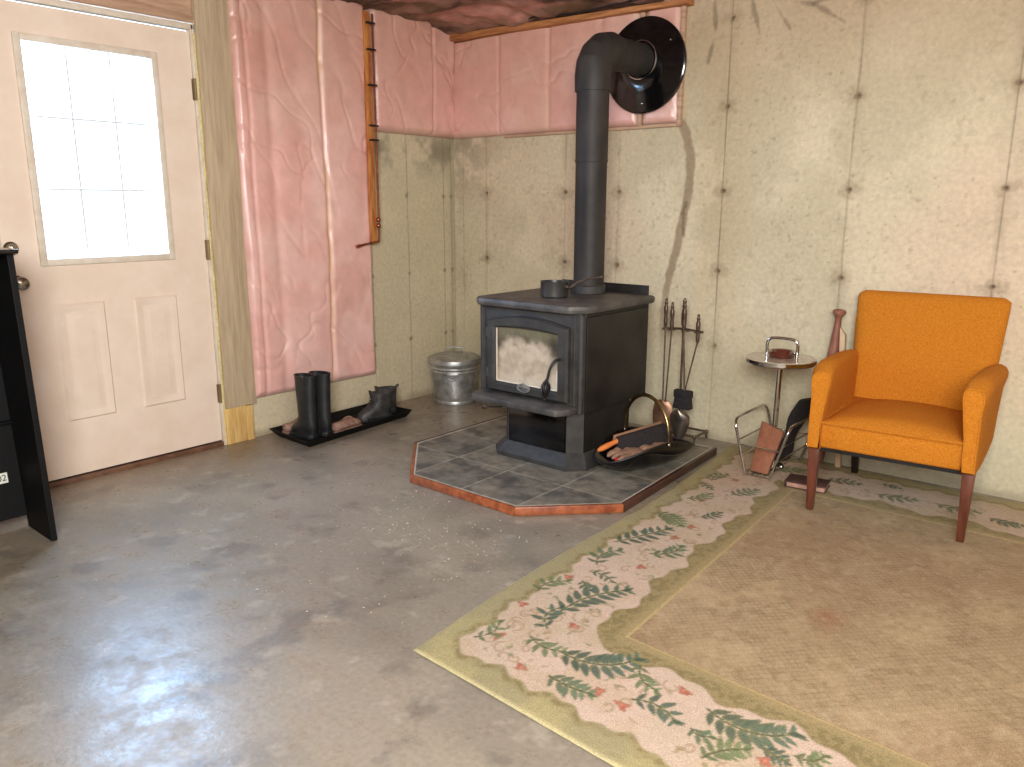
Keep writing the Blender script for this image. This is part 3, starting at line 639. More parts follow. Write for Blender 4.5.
def leafblob(C,cx,cy,ang,ln,wd,col,al=1.):
    r=ln*1.2; i0,i1=np.searchsorted(us,(cx-r,cx+r)); j0,j1=np.searchsorted(vs,(cy-r,cy+r))
    if i1<=i0 or j1<=j0: return
    u=U[i0:i1,j0:j1]-cx; v=V[i0:i1,j0:j1]-cy; a=u*math.cos(ang)+v*math.sin(ang); p=-u*math.sin(ang)+v*math.cos(ang)
    wd2=wd*(1-.45*np.clip(a/ln,-1,1))
    e=(a/ln)**2+(p/wd2)**2; k=(1-sstep(.75,1.15,e))*al
    cc=C[i0:i1,j0:j1]; edge=sstep(.35,.9,e)
    lc=np.ones(k.shape+(3,))*L(col); lc=mixc(lc,L((128,132,72)),edge*.55)
    C[i0:i1,j0:j1]=cc*(1-k[...,None])+lc*k[...,None]
greens=[(58,80,66),(72,92,72),(50,74,66),(84,100,68)]
def sprig(u0,v0,u1,v1,n,al=.92):
    global C
    rr=random.Random(int(u0*9973+v0*331)); n=max(n,3)+1
    ln=math.hypot(u1-u0,v1-v0); ang=math.atan2(v1-v0,u1-u0); bend=rr.uniform(-.22,.22)*ln
    g=greens[rr.randrange(4)]; L0=max(.018,min(.034,ln*.22))
    for i in range(n):
        t=i/(n-1); x=u0+(u1-u0)*t-math.sin(ang)*bend*4*t*(1-t); y=v0+(v1-v0)*t+math.cos(ang)*bend*4*t*(1-t)
        a=ang+math.atan2(bend*4*(1-2*t),ln); sz=L0*(.65+.55*math.sin(PI*min(1,t*.9+.15)))
        gg=tuple(min(255,int(q+(q*.35)*t)) for q in g)
        for s in (-1,1):
            aa=a+s*.98+rr.uniform(-.15,.15); leafblob(C,x+math.cos(aa)*sz*.95,y+math.sin(aa)*sz*.95,aa,sz*.84,sz*.33,gg,al)
        leafblob(C,x,y,a,ln/n*.8,.004,(60,74,52),al)
    leafblob(C,u1+math.cos(ang)*.01,v1+math.sin(ang)*.01,ang,L0*.7,L0*.3,g,al)
SP=[(0.233,0.469,0.327,0.701,7),(0.097,0.52,0.139,0.623,4),(0.143,0.807,0.154,0.939,4),(0.11,1.012,0.203,1.228,6),(0.1,1.35,0.226,1.297,6),(0.269,1.001,0.319,1.117,4),(0.13,1.584,0.177,1.682,4),(0.263,1.428,0.301,1.512,4),(0.115,1.866,0.147,1.968,4),(0.175,0.736,0.258,0.722,3),(0.245,0.353,0.222,0.468,4),(0.253,0.271,0.359,0.28,4),(0.371,0.272,0.545,0.386,8),(0.117,0.175,0.120,0.272,3),(0.403,0.161,0.519,0.171,5),(0.632,0.233,0.747,0.224,4),(0.806,0.316,1.0,0.37,8),(0.797,0.224,0.843,0.23,2),(0.861,0.161,0.926,0.243,5),(0.967,0.276,1.013,0.268,3),(1.034,0.30,1.082,0.342,4),(0.792,2.157,0.921,2.185,4),(1.221,2.164,1.326,2.158,5),(0.557,2.209,0.676,2.236,4),(0.571,0.358,0.651,0.301,4),(0.10,1.80,0.16,1.753,3),(0.185,0.654,0.23,0.629,2),(0.776,2.30,0.839,2.30,3),(1.025,2.196,1.155,2.202,4),(.3,2.2,.42,2.26,5),(.2,2.1,.3,2.16,4),(.27,1.75,.33,1.86,4),(1.15,.2,1.28,.26,6),(1.35,.3,1.5,.24,6),(1.6,.2,1.8,.3,7),(1.95,.28,2.15,.2,7),(2.3,.2,2.5,.3,6),(1.5,2.2,1.7,2.15,6),(1.9,2.2,2.1,2.25,6),(2.3,2.2,2.5,2.2,6),(2.8,.5,2.75,.7,6),(2.8,1.0,2.8,1.2,6),(2.75,1.5,2.85,1.7,6)]
# curls
def curl(cx,cy,r,a0):
    global C
    i0,i1=np.searchsorted(us,(cx-r*1.3,cx+r*1.3)); j0,j1=np.searchsorted(vs,(cy-r*1.3,cy+r*1.3))
    if i1<=i0 or j1<=j0:return
    pts=[(cx+r*(1-.11*k)*math.cos(a0+k*.7),cy+r*(1-.11*k)*math.sin(a0+k*.7)) for k in range(8)]
    d=segdist(U[i0:i1,j0:j1],V[i0:i1,j0:j1],pts); k=(1-sstep(.002,.005,d))*.55
    C[i0:i1,j0:j1]=mixc(C[i0:i1,j0:j1],L((150,122,86)),k)
rr=random.Random(3)
for i in range(120):
    e=rr.random(); q=rr.uniform(.14,.36)
    if e<.5: curl(q,rr.uniform(.15,2.3),rr.uniform(.015,.035),rr.uniform(0,6))
    else: curl(rr.uniform(.15,1.5),q if e<.8 else RH-q,rr.uniform(.015,.035),rr.uniform(0,6))
for (u,v) in [(0.163,0.215),(0.109,0.405),(0.125,0.648),(0.313,0.409),(0.27,1.307),(0.266,1.173),(0.287,0.876),(0.536,0.196),(0.612,0.19),(0.714,0.347),(0.979,0.237),(1.159,0.34),(0.309,0.141),(0.181,1.597),(0.207,1.93),(1.45,.25),(1.9,.2),(2.3,.3),(.6,2.2)]:
    for k in range(4):
        a=k*1.9+u*9+.6*math.sin(k*5+u*40); leafblob(C,u+.012*math.cos(a),v+.012*math.sin(a),a,.013+.004*math.sin(k+u*30),.009,(172,84,74),.8)
    leafblob(C,u,v,0,.006,.006,(206,120,96),.9)
for i in range(150):
    e=rr.random(); q=rr.uniform(.13,.36); q2=rr.uniform(.15,2.3)
    uu,vv=(q,q2) if e<.55 else ((rr.uniform(.15,1.5),q) if e<.85 else (rr.uniform(.15,1.5),RH-q))
    leafblob(C,uu,vv,rr.uniform(0,6),rr.uniform(.008,.018),rr.uniform(.004,.008),rr.choice(((112,120,80),(136,132,84),(96,110,82),(150,124,90))),rr.uniform(.4,.8))
for s in SP: sprig(*s)
C=mixc(C,L((168,154,126)),wear*(.35+.65*N1(U*12,V*12,3))*(1-m3*.6)*.75)
Zr=.009+(N2(U*60,V*60,2)-.5)*.0016+(N1(U*3,V*3,2)-.5)*.002-(1-sstep(0,.012,dist))*.0055-m3*.001
rug=gridmesh('area_rug',X,Y,Zr,C,m_rug)
tag(rug,'large worn floral-bordered area rug in cream, green and tan under the orange armchair','rug')
# ------------------------------------------------------------------ armchair
ch=thing('armchair','orange tweed upholstered armchair with tapered dark wooden legs against concrete wall','armchair',(2.972,-.385,.0105),math.radians(4.35))
def taperleg(x,y,m,dx=0,dy=0,zt=.275,w0=.013,w1=.022):
    b=B(); hexa(b,[(x+dx-w0,y+dy-w0,0),(x+dx+w0,y+dy-w0,0),(x+dx+w0,y+dy+w0,0),(x+dx-w0,y+dy+w0,0)],[(x-w1,y-w1,zt),(x+w1,y-w1,zt),(x+w1,y+w1,zt),(x-w1,y+w1,zt)],.003); return obj('leg',b,m,ch)
taperleg(-.277,-.30,m_legw);taperleg(.277,-.30,m_legw);taperleg(-.235,.24,m_legdark,0,.06);taperleg(.235,.24,m_legdark,0,.06)
def grid_slab(b,f,nu,nv):
    """closed slab from f(u,v,side)->point"""
    top=[[b.verts.new(f(i/nu,j/nv,1)) for j in range(nv+1)] for i in range(nu+1)]
    bot=[[b.verts.new(f(i/nu,j/nv,-1)) for j in range(nv+1)] for i in range(nu+1)]
    for i in range(nu):
        for j in range(nv):
            b.faces.new((top[i][j],top[i+1][j],top[i+1][j+1],top[i][j+1])); b.faces.new((bot[i][j],bot[i][j+1],bot[i+1][j+1],bot[i+1][j]))
    for i in range(nu):
        b.faces.new((top[i][0],bot[i][0],bot[i+1][0],top[i+1][0])); b.faces.new((top[i][nv],top[i+1][nv],bot[i+1][nv],bot[i][nv]))
    for j in range(nv):
        b.faces.new((top[0][j],top[0][j+1],bot[0][j+1],bot[0][j])); b.faces.new((top[nu][j],bot[nu][j],bot[nu][j+1],top[nu][j+1]))
def sub(o,l=2):
    md=o.modifiers.new('s','SUBSURF'); md.levels=l; md.render_levels=l; return o
# seat base (front rail)
b=B(); box(b,-.262,.262,-.325,.28,.278,.392,.012,3); obj('seat_base',b,m_orange,ch)
b=B(); box(b,-.255,.255,-.31,.27,.262,.279); obj('dust_cover',b,m_black,ch,0)
# seat cushion, crowned
def fs(u,v,s):
    x=-.252+.504*u; y=-.338+.60*v
    cu=math.sin(PI*min(max(u,.0),1))**.5 if 0<u<1 else 0; cv=math.sin(PI*v)**.4 if 0<v<1 else 0
    if s>0: return (x,y+(.01 if v==0 else 0),.392+.052*cu*cv-.028*v)
    return (x,y,.382-.02*v)
b=B(); grid_slab(b,fs,14,14); obj('seat_cushion',b,m_orange,ch,80)
b=B(); tube(b,[(-.25,-.336,.388),(.25,-.336,.388)],.004,6); obj('piping',b,m_orange,ch)
# arms
for s in (-1,1):
    b=B()
    # stations along y: (y, z_top, outer_top, inner_top, outer_bot, inner_bot)
    rings=[]
    for (y,zt,ot,it,ob,ib) in ((-.338,.598,.296,.226,.298,.250),(-.30,.620,.306,.230,.300,.25),(-.20,.624,.312,.236,.304,.25),(-.02,.618,.318,.244,.306,.25),(.14,.606,.322,.25,.306,.25),(.27,.592,.320,.255,.304,.25)):
        prof=[]
        r=.028
        def q(x,z): prof.append((s*x,y,z))
        q(ib,.276); q(ob,.276); q(ob+(ot-ob)*.25,.38); q(ob+(ot-ob)*.7,.50); q(ot+.006,zt-.05)
        q(ot+.006,zt-.028); q(ot-.004,zt-.010); q(ot-.022,zt); q(it+.022,zt); q(it+.006,zt-.008); q(it,zt-.028); q(ib+(it-ib)*.6,.50); q(ib,.40)
        rings.append(prof)
    f0=[(p[0]*.985+s*.004,p[1]-.008,p[2]*.995+.001) for p in rings[0]]
    # rounded front edge
    cx=sum(p[0] for p in rings[0])/13; cz=sum(p[2] for p in rings[0])/13
    front=[(cx+(p[0]-cx)*.86,p[1]-.012,cz+(p[2]-cz)*.965) for p in rings[0]]
    loft(b,[front]+rings); obj('armrest',b,m_orange,ch,50)
    b=B(); tube(b,[(p[0],p[1]-.012,p[2]) for p in [( cx+(a-cx)*.88,y,cz+(z-cz)*.97) for a,y,z in rings[0]]],.0035,6,closed=True); obj('piping',b,m_orange,ch)
# back
def fb(u,v,s):
    zb=.30+.57*v; hw=.268+.034*v
    x=-hw+2*hw*u
    e=math.sin(PI*u)**.35 if 0<u<1 else 0; ev=(math.sin(PI*min(1,.0+v*.5+.5))**.3) if v<1 else 0
    y=.185+.115*v
    bulge=.022*e*(math.sin(PI*(.15+.8*v)))
    rt=.03*(max(0,abs(u-.5)*2-.88)/.12)**2*(max(0,v-.88)/.12)**2*1.0
    if s>0: return (x*(1-rt*.4),y-bulge+(.012 if v==1 or u in(0,1) else 0),zb-(rt*.6)-(.008 if v==1 else 0))
    return (x*(1-rt*.4),y+.085-.03*v-(.012 if v==1 or u in (0,1) else 0),zb-rt*.6-(.008 if v==1 else 0))
b=B(); grid_slab(b,fb,20,18); bmesh.ops.recalc_face_normals(b,faces=b.faces[:])
es=[e for e in b.edges if len(e.link_faces)==2 and e.calc_face_angle(0)>1.0]
bmesh.ops.bevel(b,geom=es,offset=.014,segments=3,profile=.5,affect='EDGES')
obj('backrest',b,m_orange,ch,80)
# ------------------------------------------------------------------ smoking stand with magazine rack
RZ=.0045+.006
ss=thing('smoking_stand','round chrome ashtray stand with arched handle and wire magazine rack beside armchair','ashtray stand',(2.41,-.32,RZ))
def K(n,b,m,par=None,smooth=40):
    o=obj(n,b,m,None,smooth); o.data.transform(Matrix.Translation((-2.41,.32,-RZ))); o.parent=par or ss; return o
b=B(); lathe(b,[(0,.540),(.150,.540),(.156,.546),(.156,.562),(.152,.564)],(2.413,-.355,0),48); K('tabletop_rim',b,m_chrome)
b=B(); lathe(b,[(0,.563),(.152,.563),(.150,.566),(0,.566)],(2.413,-.355,0),48,cap=False); K('tabletop',b,m_tabletop)
b=B(); tube(b,[(2.413,-.355,.54),(2.398,-.33,.055)],.0125,14); K('pole',b,m_chrome)
b=B(); lathe(b,[(0,.035),(.05,.035),(.052,.045),(.03,.055),(.014,.07)],(2.397,-.33,0),24); tube(b,[(2.33,-.33,.038),(2.46,-.33,.038)],.005,8); K('foot_hub',b,m_chrome)
b=B(); tube(b,smoothpath([(2.343,-.345,.566),(2.341,-.345,.62),(2.352,-.344,.645),(2.38,-.342,.652),(2.44,-.336,.652),(2.468,-.333,.645),(2.479,-.332,.62),(2.477,-.332,.566)]),.0072,10); K('handle',b,m_chrome)
b=B(); lathe(b,[(.0,.570),(.030,.570),(.034,.571),(.050,.594),(.060,.596),(.064,.590),(.056,.5675),(0,.5675)],(2.412,-.345,0),12,cap=False); K('ashtray',b,m_amber)
def rloop(x_b,x_t,m=m_chrome):
    y0,y1=-.475,-.10; zt=.275; r=.045
    P=[(x_b,y0,.006)]
    def at(y,z): return (x_b+(x_t-x_b)*z/zt,y,z)
    P+= [at(y0,.05),at(y0,zt-r)]+[at(y0+r-r*math.cos(a),zt-r+r*math.sin(a)) for a in np.linspace(.2,PI/2,6)]
    P+= [at(y1-r+r*math.sin(a),zt-r+r*math.cos(a)) for a in np.linspace(0,PI/2-.2,6)]+[at(y1,zt-r),at(y1,.05),(x_b,y1,.006)]
    b=B(); tube(b,P,.0065,10); return K('rack_side',b,m)
def atx(x_b,x_t,z): return x_b+(x_t-x_b)*z/.275
LB,LT,RB,RT=2.335,2.262,2.447,2.525
l1=rloop(LB,LT); l2=rloop(RB,RT)
for (xb,xt) in ((LB,LT),(RB,RT)):
    for z in (.10,.175):
        b=B(); tube(b,[(atx(xb,xt,z),-.475,z),(atx(xb,xt,z),-.10,z)],.0035,8); K('rack_wire',b,m_chrome)
for y in (-.475,-.10):
    for z in (.02,.155):
        b=B(); tube(b,[(atx(LB,LT,z),y,z),(atx(RB,RT,z),y,z)],.0035,8); K('rack_wire',b,m_chrome)
for x in (2.36,2.39,2.42):
    b=B(); tube(b,[(x,-.475,.02),(x,-.10,.02)],.003,8); K('rack_wire',b,m_chrome)
# folder in rack
b=B()
def slab(b,p0,eu,ev,en,bev=.003):
    p0,eu,ev,en=map(Vector,(p0,eu,ev,en)); r=[p0,p0+eu,p0+eu+ev,p0+ev]; hexa(b,[tuple(p) for p in r],[tuple(p+en) for p in r],bev)
q=[Vector(p) for p in ((2.347,-.455,.032),(2.432,-.462,.032),(2.468,-.395,.228),(2.335,-.33,.245))]; en=Vector((-.004,.030,-.010))
hexa(b,[tuple(p) for p in q],[tuple(p+en) for p in q],.003); bk=obj('brown_book',b,m_card); tag(bk,'reddish-brown book leaning inside the chrome wire magazine rack','book')
b=B(); pts=[]
rings=[]
for t in np.linspace(0,1,12):
    c=Vector((2.415+.075*t,-.28+.09*t,.05+.30*t)); w_=.060+.018*math.sin(t*9+1); 
    rings.append([c+Vector((math.cos(a)*.014+math.sin(a)*w_*.3,math.sin(a)*w_,0)) for a in np.linspace(0,2*PI,14)[:-1]])
loft(b,rings); tag(obj('black_pouch',b,m_bristle,smooth=60),'floppy black fabric pouch sticking out of the wire magazine rack toward the armchair','pouch')
# book on rug
bk=thing('closed_book','dark brown closed book lying on rug beneath armchair front left leg','book',(2.615,-.44,.0105),math.radians(8))
b=B(); box(b,-.082,.080,-.055,.055,.004,.024,.0015); obj('pages',b,m_paper,bk)
b=B(); box(b,-.088,.084,-.06,.06,0,.004,.0015); box(b,-.088,.084,-.06,.06,.024,.029,.0015); box(b,-.092,-.086,-.06,.06,0,.029,.002); obj('cover',b,mat('book_cover',(70,46,40),(92,62,54),rough=.6),bk)
# bat behind chair
b=B(); d=Vector((.045,.0,.78)).normalized()
M4=Vector((0,0,1)).rotation_difference(d).to_matrix().to_4x4()
lathe(b,[(.0,.0),(.026,.002),(.032,.02),(.033,.12),(.032,.30),(.030,.42),(.026,.54),(.020,.62),(.0155,.69),(.0145,.72),(.021,.735),(.029,.743),(.030,.753),(.025,.760),(.012,.763)],(2.52,-.062,.010),20,M4=M4)
tag(obj('wooden_bat',b,m_bat),'reddish-brown turned wooden bat leaning on wall behind the orange armchair','bat')
b=B(); hexa(b,[(2.615,-.085,.012),(2.640,-.085,.012),(2.640,-.06,.012),(2.615,-.06,.012)],[(2.578,-.085,.69),(2.605,-.085,.655),(2.605,-.06,.655),(2.578,-.06,.69)],.004)
tag(obj('wooden_stick',b,m_palewood),'short pale wooden stick standing beside the reddish bat behind armchair','stick')
# ------------------------------------------------------------------ fireplace tool set
ts=thing('fireplace_tool_stand','dark bronze fireplace tool stand holding hearth tools at hearth corner','tool stand',(1.86,-.20,HZ))
def G(par,c,n,b,m,smooth=40):
    o=obj(n,b,m,None,smooth); o.data.transform(Matrix.Translation((-c[0],-c[1],-c[2]))); o.parent=par; return o
TC=(1.86,-.20,HZ)
PXs=1.832
b=B(); tube(b,[(PXs,-.20,.06),(PXs,-.20,.66)],.0065,10); lathe(b,[(.007,.60),(.012,.61),(.009,.63),(.014,.65),(.015,.70),(.010,.73),(.013,.74),(.008,.75),(.011,.765),(.004,.782)],(PXs,-.20,0),16); G(ts,TC,'post',b,m_iron)
b=B(); tube(b,[(1.715,-.205,.615),(PXs,-.20,.622),(1.945,-.205,.615)],.0065,8)
for x in (1.738,1.775,1.852,1.925):
    pts=[(x+.018*math.cos(t),-.218+.018*math.sin(t),.615) for t in np.linspace(0,2*PI,14)[:-1]]; tube(b,pts,.0045,6,closed=True)
G(ts,TC,'hook_bar',b,m_iron)
b=B()
for (x0,y0,x1,y1) in ((1.72,-.27,1.96,-.27),(1.72,-.13,1.96,-.13),(1.72,-.27,1.72,-.13),(1.96,-.27,1.96,-.13)):
    tube(b,[(x0,y0,HZ+.04),(x1,y1,HZ+.04)],.006,8)
tube(b,[(PXs,-.27,HZ+.04),(PXs,-.13,HZ+.04)],.006,8); lathe(b,[(.02,HZ+.03),(.02,HZ+.055),(.008,HZ+.07)],(PXs,-.2,0),14)
for x in (1.72,1.96):
    for y in (-.27,-.13):
        tube(b,[(x,y,HZ+.04),(x,y,HZ+.004)],.006,8); sphere(b,(x,y,HZ+.040),.011); 
G(ts,TC,'base_frame',b,m_iron)
def tool(name,label,x,y,zt,xb,zb,head,hm,group=None):
    t=thing(name,label,'fireplace tool',(x,y,zt),0,'tools on the fireplace stand'); c=(x,y,zt)
    b=B(); tube(b,[(x,y,zt-.14),(xb,y,zb)],.0042,8); G(t,c,'rod',b,m_iron if name!='fire_tongs' else m_brass)
    b=B(); lathe(b,[(.004,-.15),(.009,-.14),(.011,-.11),(.008,-.085),(.011,-.07),(.012,-.045),(.007,-.03),(.010,-.02),(.006,-.012),(.008,-.004),(.003,.004)],(x,y,zt),14); G(t,c,'grip',b,m_iron)
    if head:
        b=B(); head(b); G(t,c,hm[0],b,hm[1])
    return t
def plate(b,prof,x,y,curve=.02,n=9):
    """spade-like plate in xz: prof = list of (z, halfwidth)"""
    rings=[]
    for z,w in prof:
        rings.append([(x+w*(2*i/n-1),y-curve*(1-(2*i/n-1)**2),z) for i in range(n+1)]+[(x+w*(2*i/n-1),y+.003-curve*(1-(2*i/n-1)**2),z) for i in range(n,-1,-1)])
    loft(b,rings)
tool('fire_poker','slim bronze poker hanging leftmost on the tool stand',1.738,-.222,.772,1.742,.10,None,None)
tool('hearth_shovel','bronze hearth shovel with copper-coloured rounded blade, second from left on stand',1.775,-.222,.755,1.757,.22,None,None)
SH=bpy.data.objects['hearth_shovel']
b=B(); plate(b,[(.235,.012),(.228,.035),(.205,.052),(.165,.060),(.12,.058),(.08,.050),(.055,.036)],1.745,-.225,.018); G(SH,(1.775,-.222,.755),'shovel_blade',b,mat('copper_blade',(128,92,72),(168,130,104),rough=.4,metal=.6,scale=12))
def ladle(b): plate(b,[(.215,.012),(.205,.035),(.18,.055),(.15,.056),(.11,.044),(.075,.028),(.052,.016)],1.880,-.285,.03)
tool('ash_scoop','fireplace scoop with grey steel pointed blade in front of stand post',1.852,-.235,.765,1.878,.205,ladle,('scoop_blade',mat('steel_blade',(96,88,80),(140,130,120),rough=.3,metal=.8,scale=12)))
def brush(b):
    box(b,1.812,1.912,-.245,-.205,.262,.305,.008); hexa(b,[(1.812,-.25,.205),(1.912,-.25,.205),(1.912,-.20,.205),(1.812,-.20,.205)],[(1.818,-.243,.265),(1.906,-.243,.265),(1.906,-.207,.265),(1.818,-.207,.265)],.006)
tool('hearth_broom','hanging fireplace brush with black bristles at right of tool stand',1.925,-.222,.705,1.868,.30,brush,('bristles',m_bristle))
# ------------------------------------------------------------------ kindling scuttle
KC=Matrix.Translation((1.950,-.745,0))@Matrix.Rotation(math.radians(-18),4,'Z')
sc=thing('kindling_carrier','black oval metal kindling carrier with arched brass handle on hearth','carrier',(1.950,-.745,HZ),math.radians(-18))
def Kc(par,n,b,m,smooth=40,loc=(0,0,0)):
    o=obj(n,b,m,None,smooth); o.data.transform(Matrix.Translation((-loc[0],-loc[1],-HZ-loc[2]))); o.parent=par; return o
ax,ay=.152,.280
def sh(r,a):
    x=ax*r*math.cos(a); y=ay*r*math.sin(a)
    z=HZ+.006+.150*(abs(x)/ax)**2.0+.070*(abs(y)/ay)**3.0
    return x,y,z
b=B(); n=56; rad=[.02,.2,.4,.6,.75,.88,1.0]
rings=[[sh(r,2*PI*k/n) for k in range(n)] for r in rad]
rings2=[[(x,y,z-.004) for x,y,z in rg] for rg in rings[::-1]]
loft(b,rings+rings2); Kc(sc,'carrier_body',b,m_gloss,60)
b=B(); tube(b,rings[-1],.0045,8,closed=True); Kc(sc,'rolled_rim',b,m_black)
b=B(); pts=[(-.150,0,.18)]+[(-.152*math.cos(a),0,.220+.165*math.sin(a)) for a in np.linspace(0,PI,24)]+[(.150,0,.18)]
tube(b,pts,[.0055]+[.0065+.0025*math.sin(a) for a in np.linspace(0,PI,24)]+[.0055],10); Kc(sc,'handle',b,m_brass)
for s in (-1,1):
    b=B(); sphere(b,(s*.155,0,.186),.010); Kc(sc,'handle_bracket',b,m_nickel)
hb=thing('hearth_brush','small brush with orange wooden handle and black bristles inside kindling carrier','brush',(1.950,-.745,HZ),math.radians(-18))
b=B(); p0=Vector((-.062,-.235,.140)); p1=Vector((-.056,-.12,.172)); tube(b,[p0,p0.lerp(p1,.15),p0.lerp(p1,.5),p0.lerp(p1,.8),p1],[.007,.013,.014,.011,.013],12); Kc(hb,'handle',b,m_orhandle)
b=B()
hexa(b,[(-.075,-.13,.135),(-.020,-.13,.135),(.02,.17,.125),(-.08,.17,.125)],[(-.072,-.13,.190),(-.040,-.13,.190),(-.02,.17,.215),(-.07,.17,.215)],.012,3); Kc(hb,'bristles',b,m_bristle)
b=B(); hexa(b,[(-.080,-.135,.165),(-.070,-.135,.165),(-.074,.16,.19),(-.084,.16,.19)],[(-.076,-.135,.196),(-.066,-.135,.196),(-.066,.16,.221),(-.076,.16,.221)],.002); Kc(hb,'wooden_back',b,mat('brush_back',(150,112,86),(170,130,100),rough=.5))
# leather gloves
def glove(label,loc,rz,ln=.25,seed=1):
    t=thing('work_glove',label,'glove',loc,rz,'brown work gloves in the carrier'); rr=random.Random(seed); b=B()
    def pad(pts,r0,r1,fl=.5):
        P=smoothpath(pts,5); n=len(P); rings=[]
        for i,p in enumerate(P):
            tt=(P[min(i+1,n-1)]-P[max(i-1,0)]).normalized(); sd=tt.cross(Vector((0,0,1))).normalized(); up=sd.cross(tt)
            k=i/(n-1); r=r0+(r1-r0)*k
            if i in(0,n-1): r*=.55
            rings.append([p+sd*r*math.cos(2*PI*j/12)+up*r*fl*math.sin(2*PI*j/12) for j in range(12)])
        loft(b,rings)
    pad([(.0,.0,.0),(.06,.0,.012),(.11,.0,.010)],.052,.048,.22)      # cuff + palm
    pad([(.08,0,.008),(.14,0,.010)],.048,.044,.26)
    for j,(yy,l_,zz) in enumerate(((-.034,.06,.0),(-.012,.082,.004),(.012,.078,.002),(.034,.064,-.004))):
        pad([(.13,yy,.008),(.13+l_*.5,yy*1.15,.014+zz),(.13+l_,yy*1.3,.0+zz)],.0125,.010,.8)
    pad([(.07,-.04,.008),(.10,-.068,.010),(.13,-.078,.006)],.014,.011,.8)
    obj('glove_body',b,m_suede,t,60); return t
glove('brown suede work glove draped over front of kindling carrier',(1.975,-.775,.125),math.radians(-112),seed=2)
glove('brown suede work glove lying flat toward back of kindling carrier',(2.03,-.62,.128),math.radians(-104),seed=5)
b=B(); tube(b,[(1.918,-.935,.112),(1.955,-.925,.114)],[.014,.014],12); sphere(b,(1.918,-.935,.112),.0155); sphere(b,(1.955,-.925,.114),.015); tag(obj('red_lighter',b,m_red),'small bright red lighter in front lip of kindling carrier','lighter')
# ------------------------------------------------------------------ black shelf unit by the door
bs=thing('black_shelf_unit','tall black shelf unit with leaning side panel at left edge beside door','shelf unit',(.5,-3.1,0))
BC=(.5,-3.1,0)
def panel(y0,y1):
    b=B(); hexa(b,[(.405,y0,0),(.635,y0,0),(.635,y1,0),(.405,y1,0)],[(.29,y0,1.075),(.575,y0,1.075),(.575,y1,1.075),(.29,y1,1.075)],.002); return G(bs,BC,'side_panel',b,m_blackwood,0)
panel(-2.868,-2.846); panel(-3.70,-3.678)
b=B(); hexa(b,[(.39,-3.68,.05),(.41,-3.68,.05),(.41,-2.866,.05),(.39,-2.866,.05)],[(.285,-3.68,1.075),(.305,-3.68,1.075),(.305,-2.866,1.075),(.285,-2.866,1.075)]); G(bs,BC,'back_panel',b,m_blackwood,0)
b=B(); box(b,.24,.615,-3.73,-2.842,1.076,1.092,.003); G(bs,BC,'top_board',b,m_gloss)
for z in (.42,.75):
    b=B(); xb=.405-.115*z/1.075; box(b,xb-.0,xb+.035,-3.678,-2.868,z,z+.012,.002); G(bs,BC,'shelf',b,m_blackwood)
xs_=.405-.115*(.215-.05)/1.025+.0095
b=B(); hexa(b,[(xs_+.0035,-2.955,.195),(xs_+.005,-2.955,.195),(xs_+.005,-2.913,.195),(xs_+.0035,-2.913,.195)],[(xs_-.0005,-2.955,.235),(xs_+.001,-2.955,.235),(xs_+.001,-2.913,.235),(xs_-.0005,-2.913,.235)])
stk=G(bs,BC,'sticker',b,m_sticker,0)
cu=bpy.data.curves.new('num','FONT'); cu.body='02'; cu.size=.034; cu.align_x='CENTER'; cu.align_y='CENTER'; cu.extrude=.0004
to=bpy.data.objects.new('num',cu); COL.objects.link(to); bpy.context.view_layer.update()
me=bpy.data.meshes.new_from_object(to.evaluated_get(bpy.context.evaluated_depsgraph_get())); bpy.data.objects.remove(to)
me.transform(Matrix.Translation((xs_+.0045-.5,-2.934+3.1,.215))@Matrix.Rotation(-.112,4,'Y')@Matrix.Rotation(PI/2,4,'Z')@Matrix.Rotation(PI/2,4,'X'))
me.materials.clear(); me.materials.append(m_ink); o=bpy.data.objects.new('sticker_number',me); COL.objects.link(o); o.parent=stk
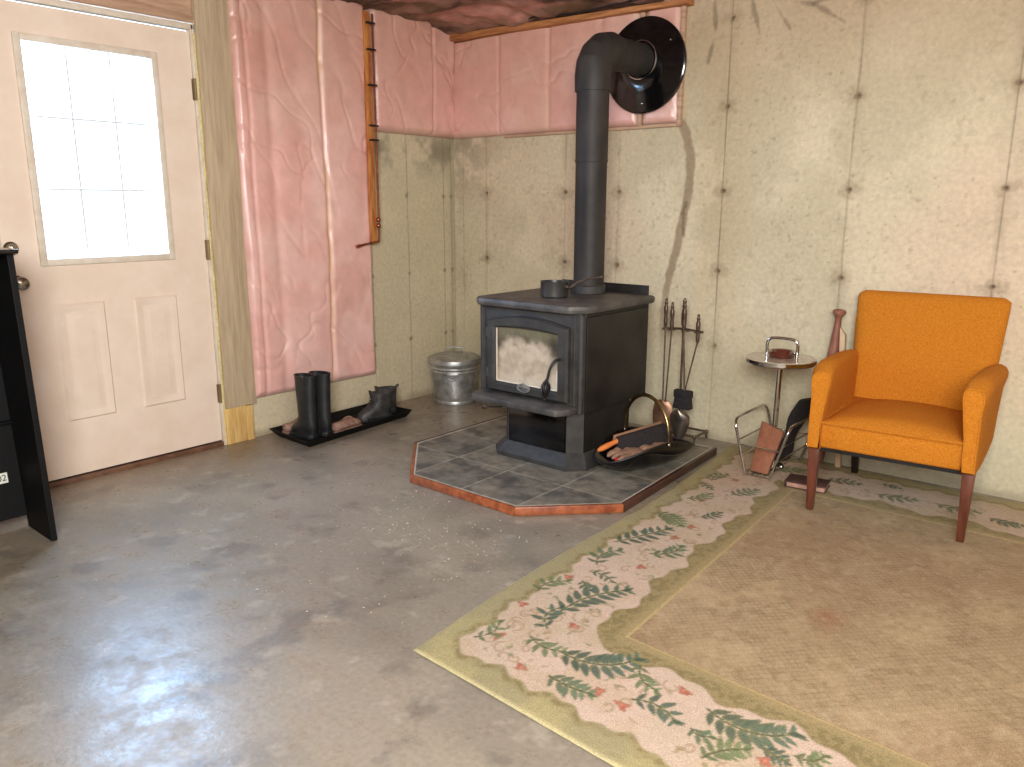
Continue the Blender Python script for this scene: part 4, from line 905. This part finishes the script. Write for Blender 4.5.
# ------------------------------------------------------------------ debris flecks
b=B(); rr=random.Random(11)
for i in range(260):
    if i<150: x,y=rr.gauss(1.75,.28),rr.gauss(-1.82,.16)
    elif i<200: x,y=rr.uniform(.4,2.1),rr.uniform(-3,-1.6)
    else: x,y=rr.uniform(1.1,2.1),rr.uniform(-2.6,-1.7)
    if x>2.05+(-y-1.6)*.1 or y>-1.60: continue
    s=rr.uniform(.001,.0035)*(1.8 if rr.random()<.08 else 1); a=rr.uniform(0,PI); c,s2=math.cos(a)*s,math.sin(a)*s
    hexa(b,[(x-c,y-s2,.0005),(x+s2*.5,y-c*.5,.0005),(x+c,y+s2,.0005),(x-s2*.5,y+c*.5,.0005)],[(x-c,y-s2,.002),(x+s2*.5,y-c*.5,.002),(x+c,y+s2,.002),(x-s2*.5,y+c*.5,.002)])
tag(obj('wood_debris',b,m_chip,smooth=0),'tiny pale wood chips and grit scattered on floor before hearth','debris',kind='stuff')
# ------------------------------------------------------------------ lights, world, camera
w=bpy.data.worlds.new('World'); SC.world=w; w.use_nodes=True
bg=w.node_tree.nodes['Background']; bg.inputs['Color'].default_value=(.55,.78,1,1); bg.inputs['Strength'].default_value=6
def area(name,loc,target,sx,sy,power,col):
    l=bpy.data.lights.new(name,'AREA'); l.shape='RECTANGLE'; l.size=sx; l.size_y=sy; l.energy=power; l.color=col
    o=bpy.data.objects.new(name,l); COL.objects.link(o); o.location=loc
    d=Vector(target)-Vector(loc); o.rotation_euler=d.to_track_quat('-Z','Y').to_euler(); return o
area('camera_side_light',(4.0,-4.4,1.75),(1.7,-.8,.8),1.1,.9,158,(.98,.97,.95))
area('room_light',(4.6,-3.0,2.15),(3.2,-1.2,0),1.6,1.6,46,(.98,.98,.97))
area('window_daylight',(-.30,-2.26,1.5),(1.6,-2.7,0),.55,.9,56,(.36,.64,1))
f,pit,yaw,roll,cxm,cym,hm=792.553,.2224,.6976,.0019,3.7655,-3.8909,1.2495
cam=bpy.data.cameras.new('Camera'); co=bpy.data.objects.new('Camera',cam); COL.objects.link(co)
cam.sensor_fit='HORIZONTAL'; cam.sensor_width=36; cam.lens=36*f/1024; cam.clip_start=.05
fw=Vector((-math.sin(yaw)*math.cos(pit),math.cos(yaw)*math.cos(pit),-math.sin(pit))); r=Vector((math.cos(yaw),math.sin(yaw),0)); u=r.cross(fw)
c_,s_=math.cos(roll),math.sin(roll); r,u=r*c_+u*s_,-r*s_+u*c_
R=Matrix((r,u,-fw)).transposed(); co.matrix_world=Matrix.Translation((cxm,cym,hm))@R.to_4x4()
SC.camera=co
SC.view_settings.view_transform='Standard'; SC.view_settings.look='None'; SC.view_settings.exposure=0; SC.view_settings.gamma=1
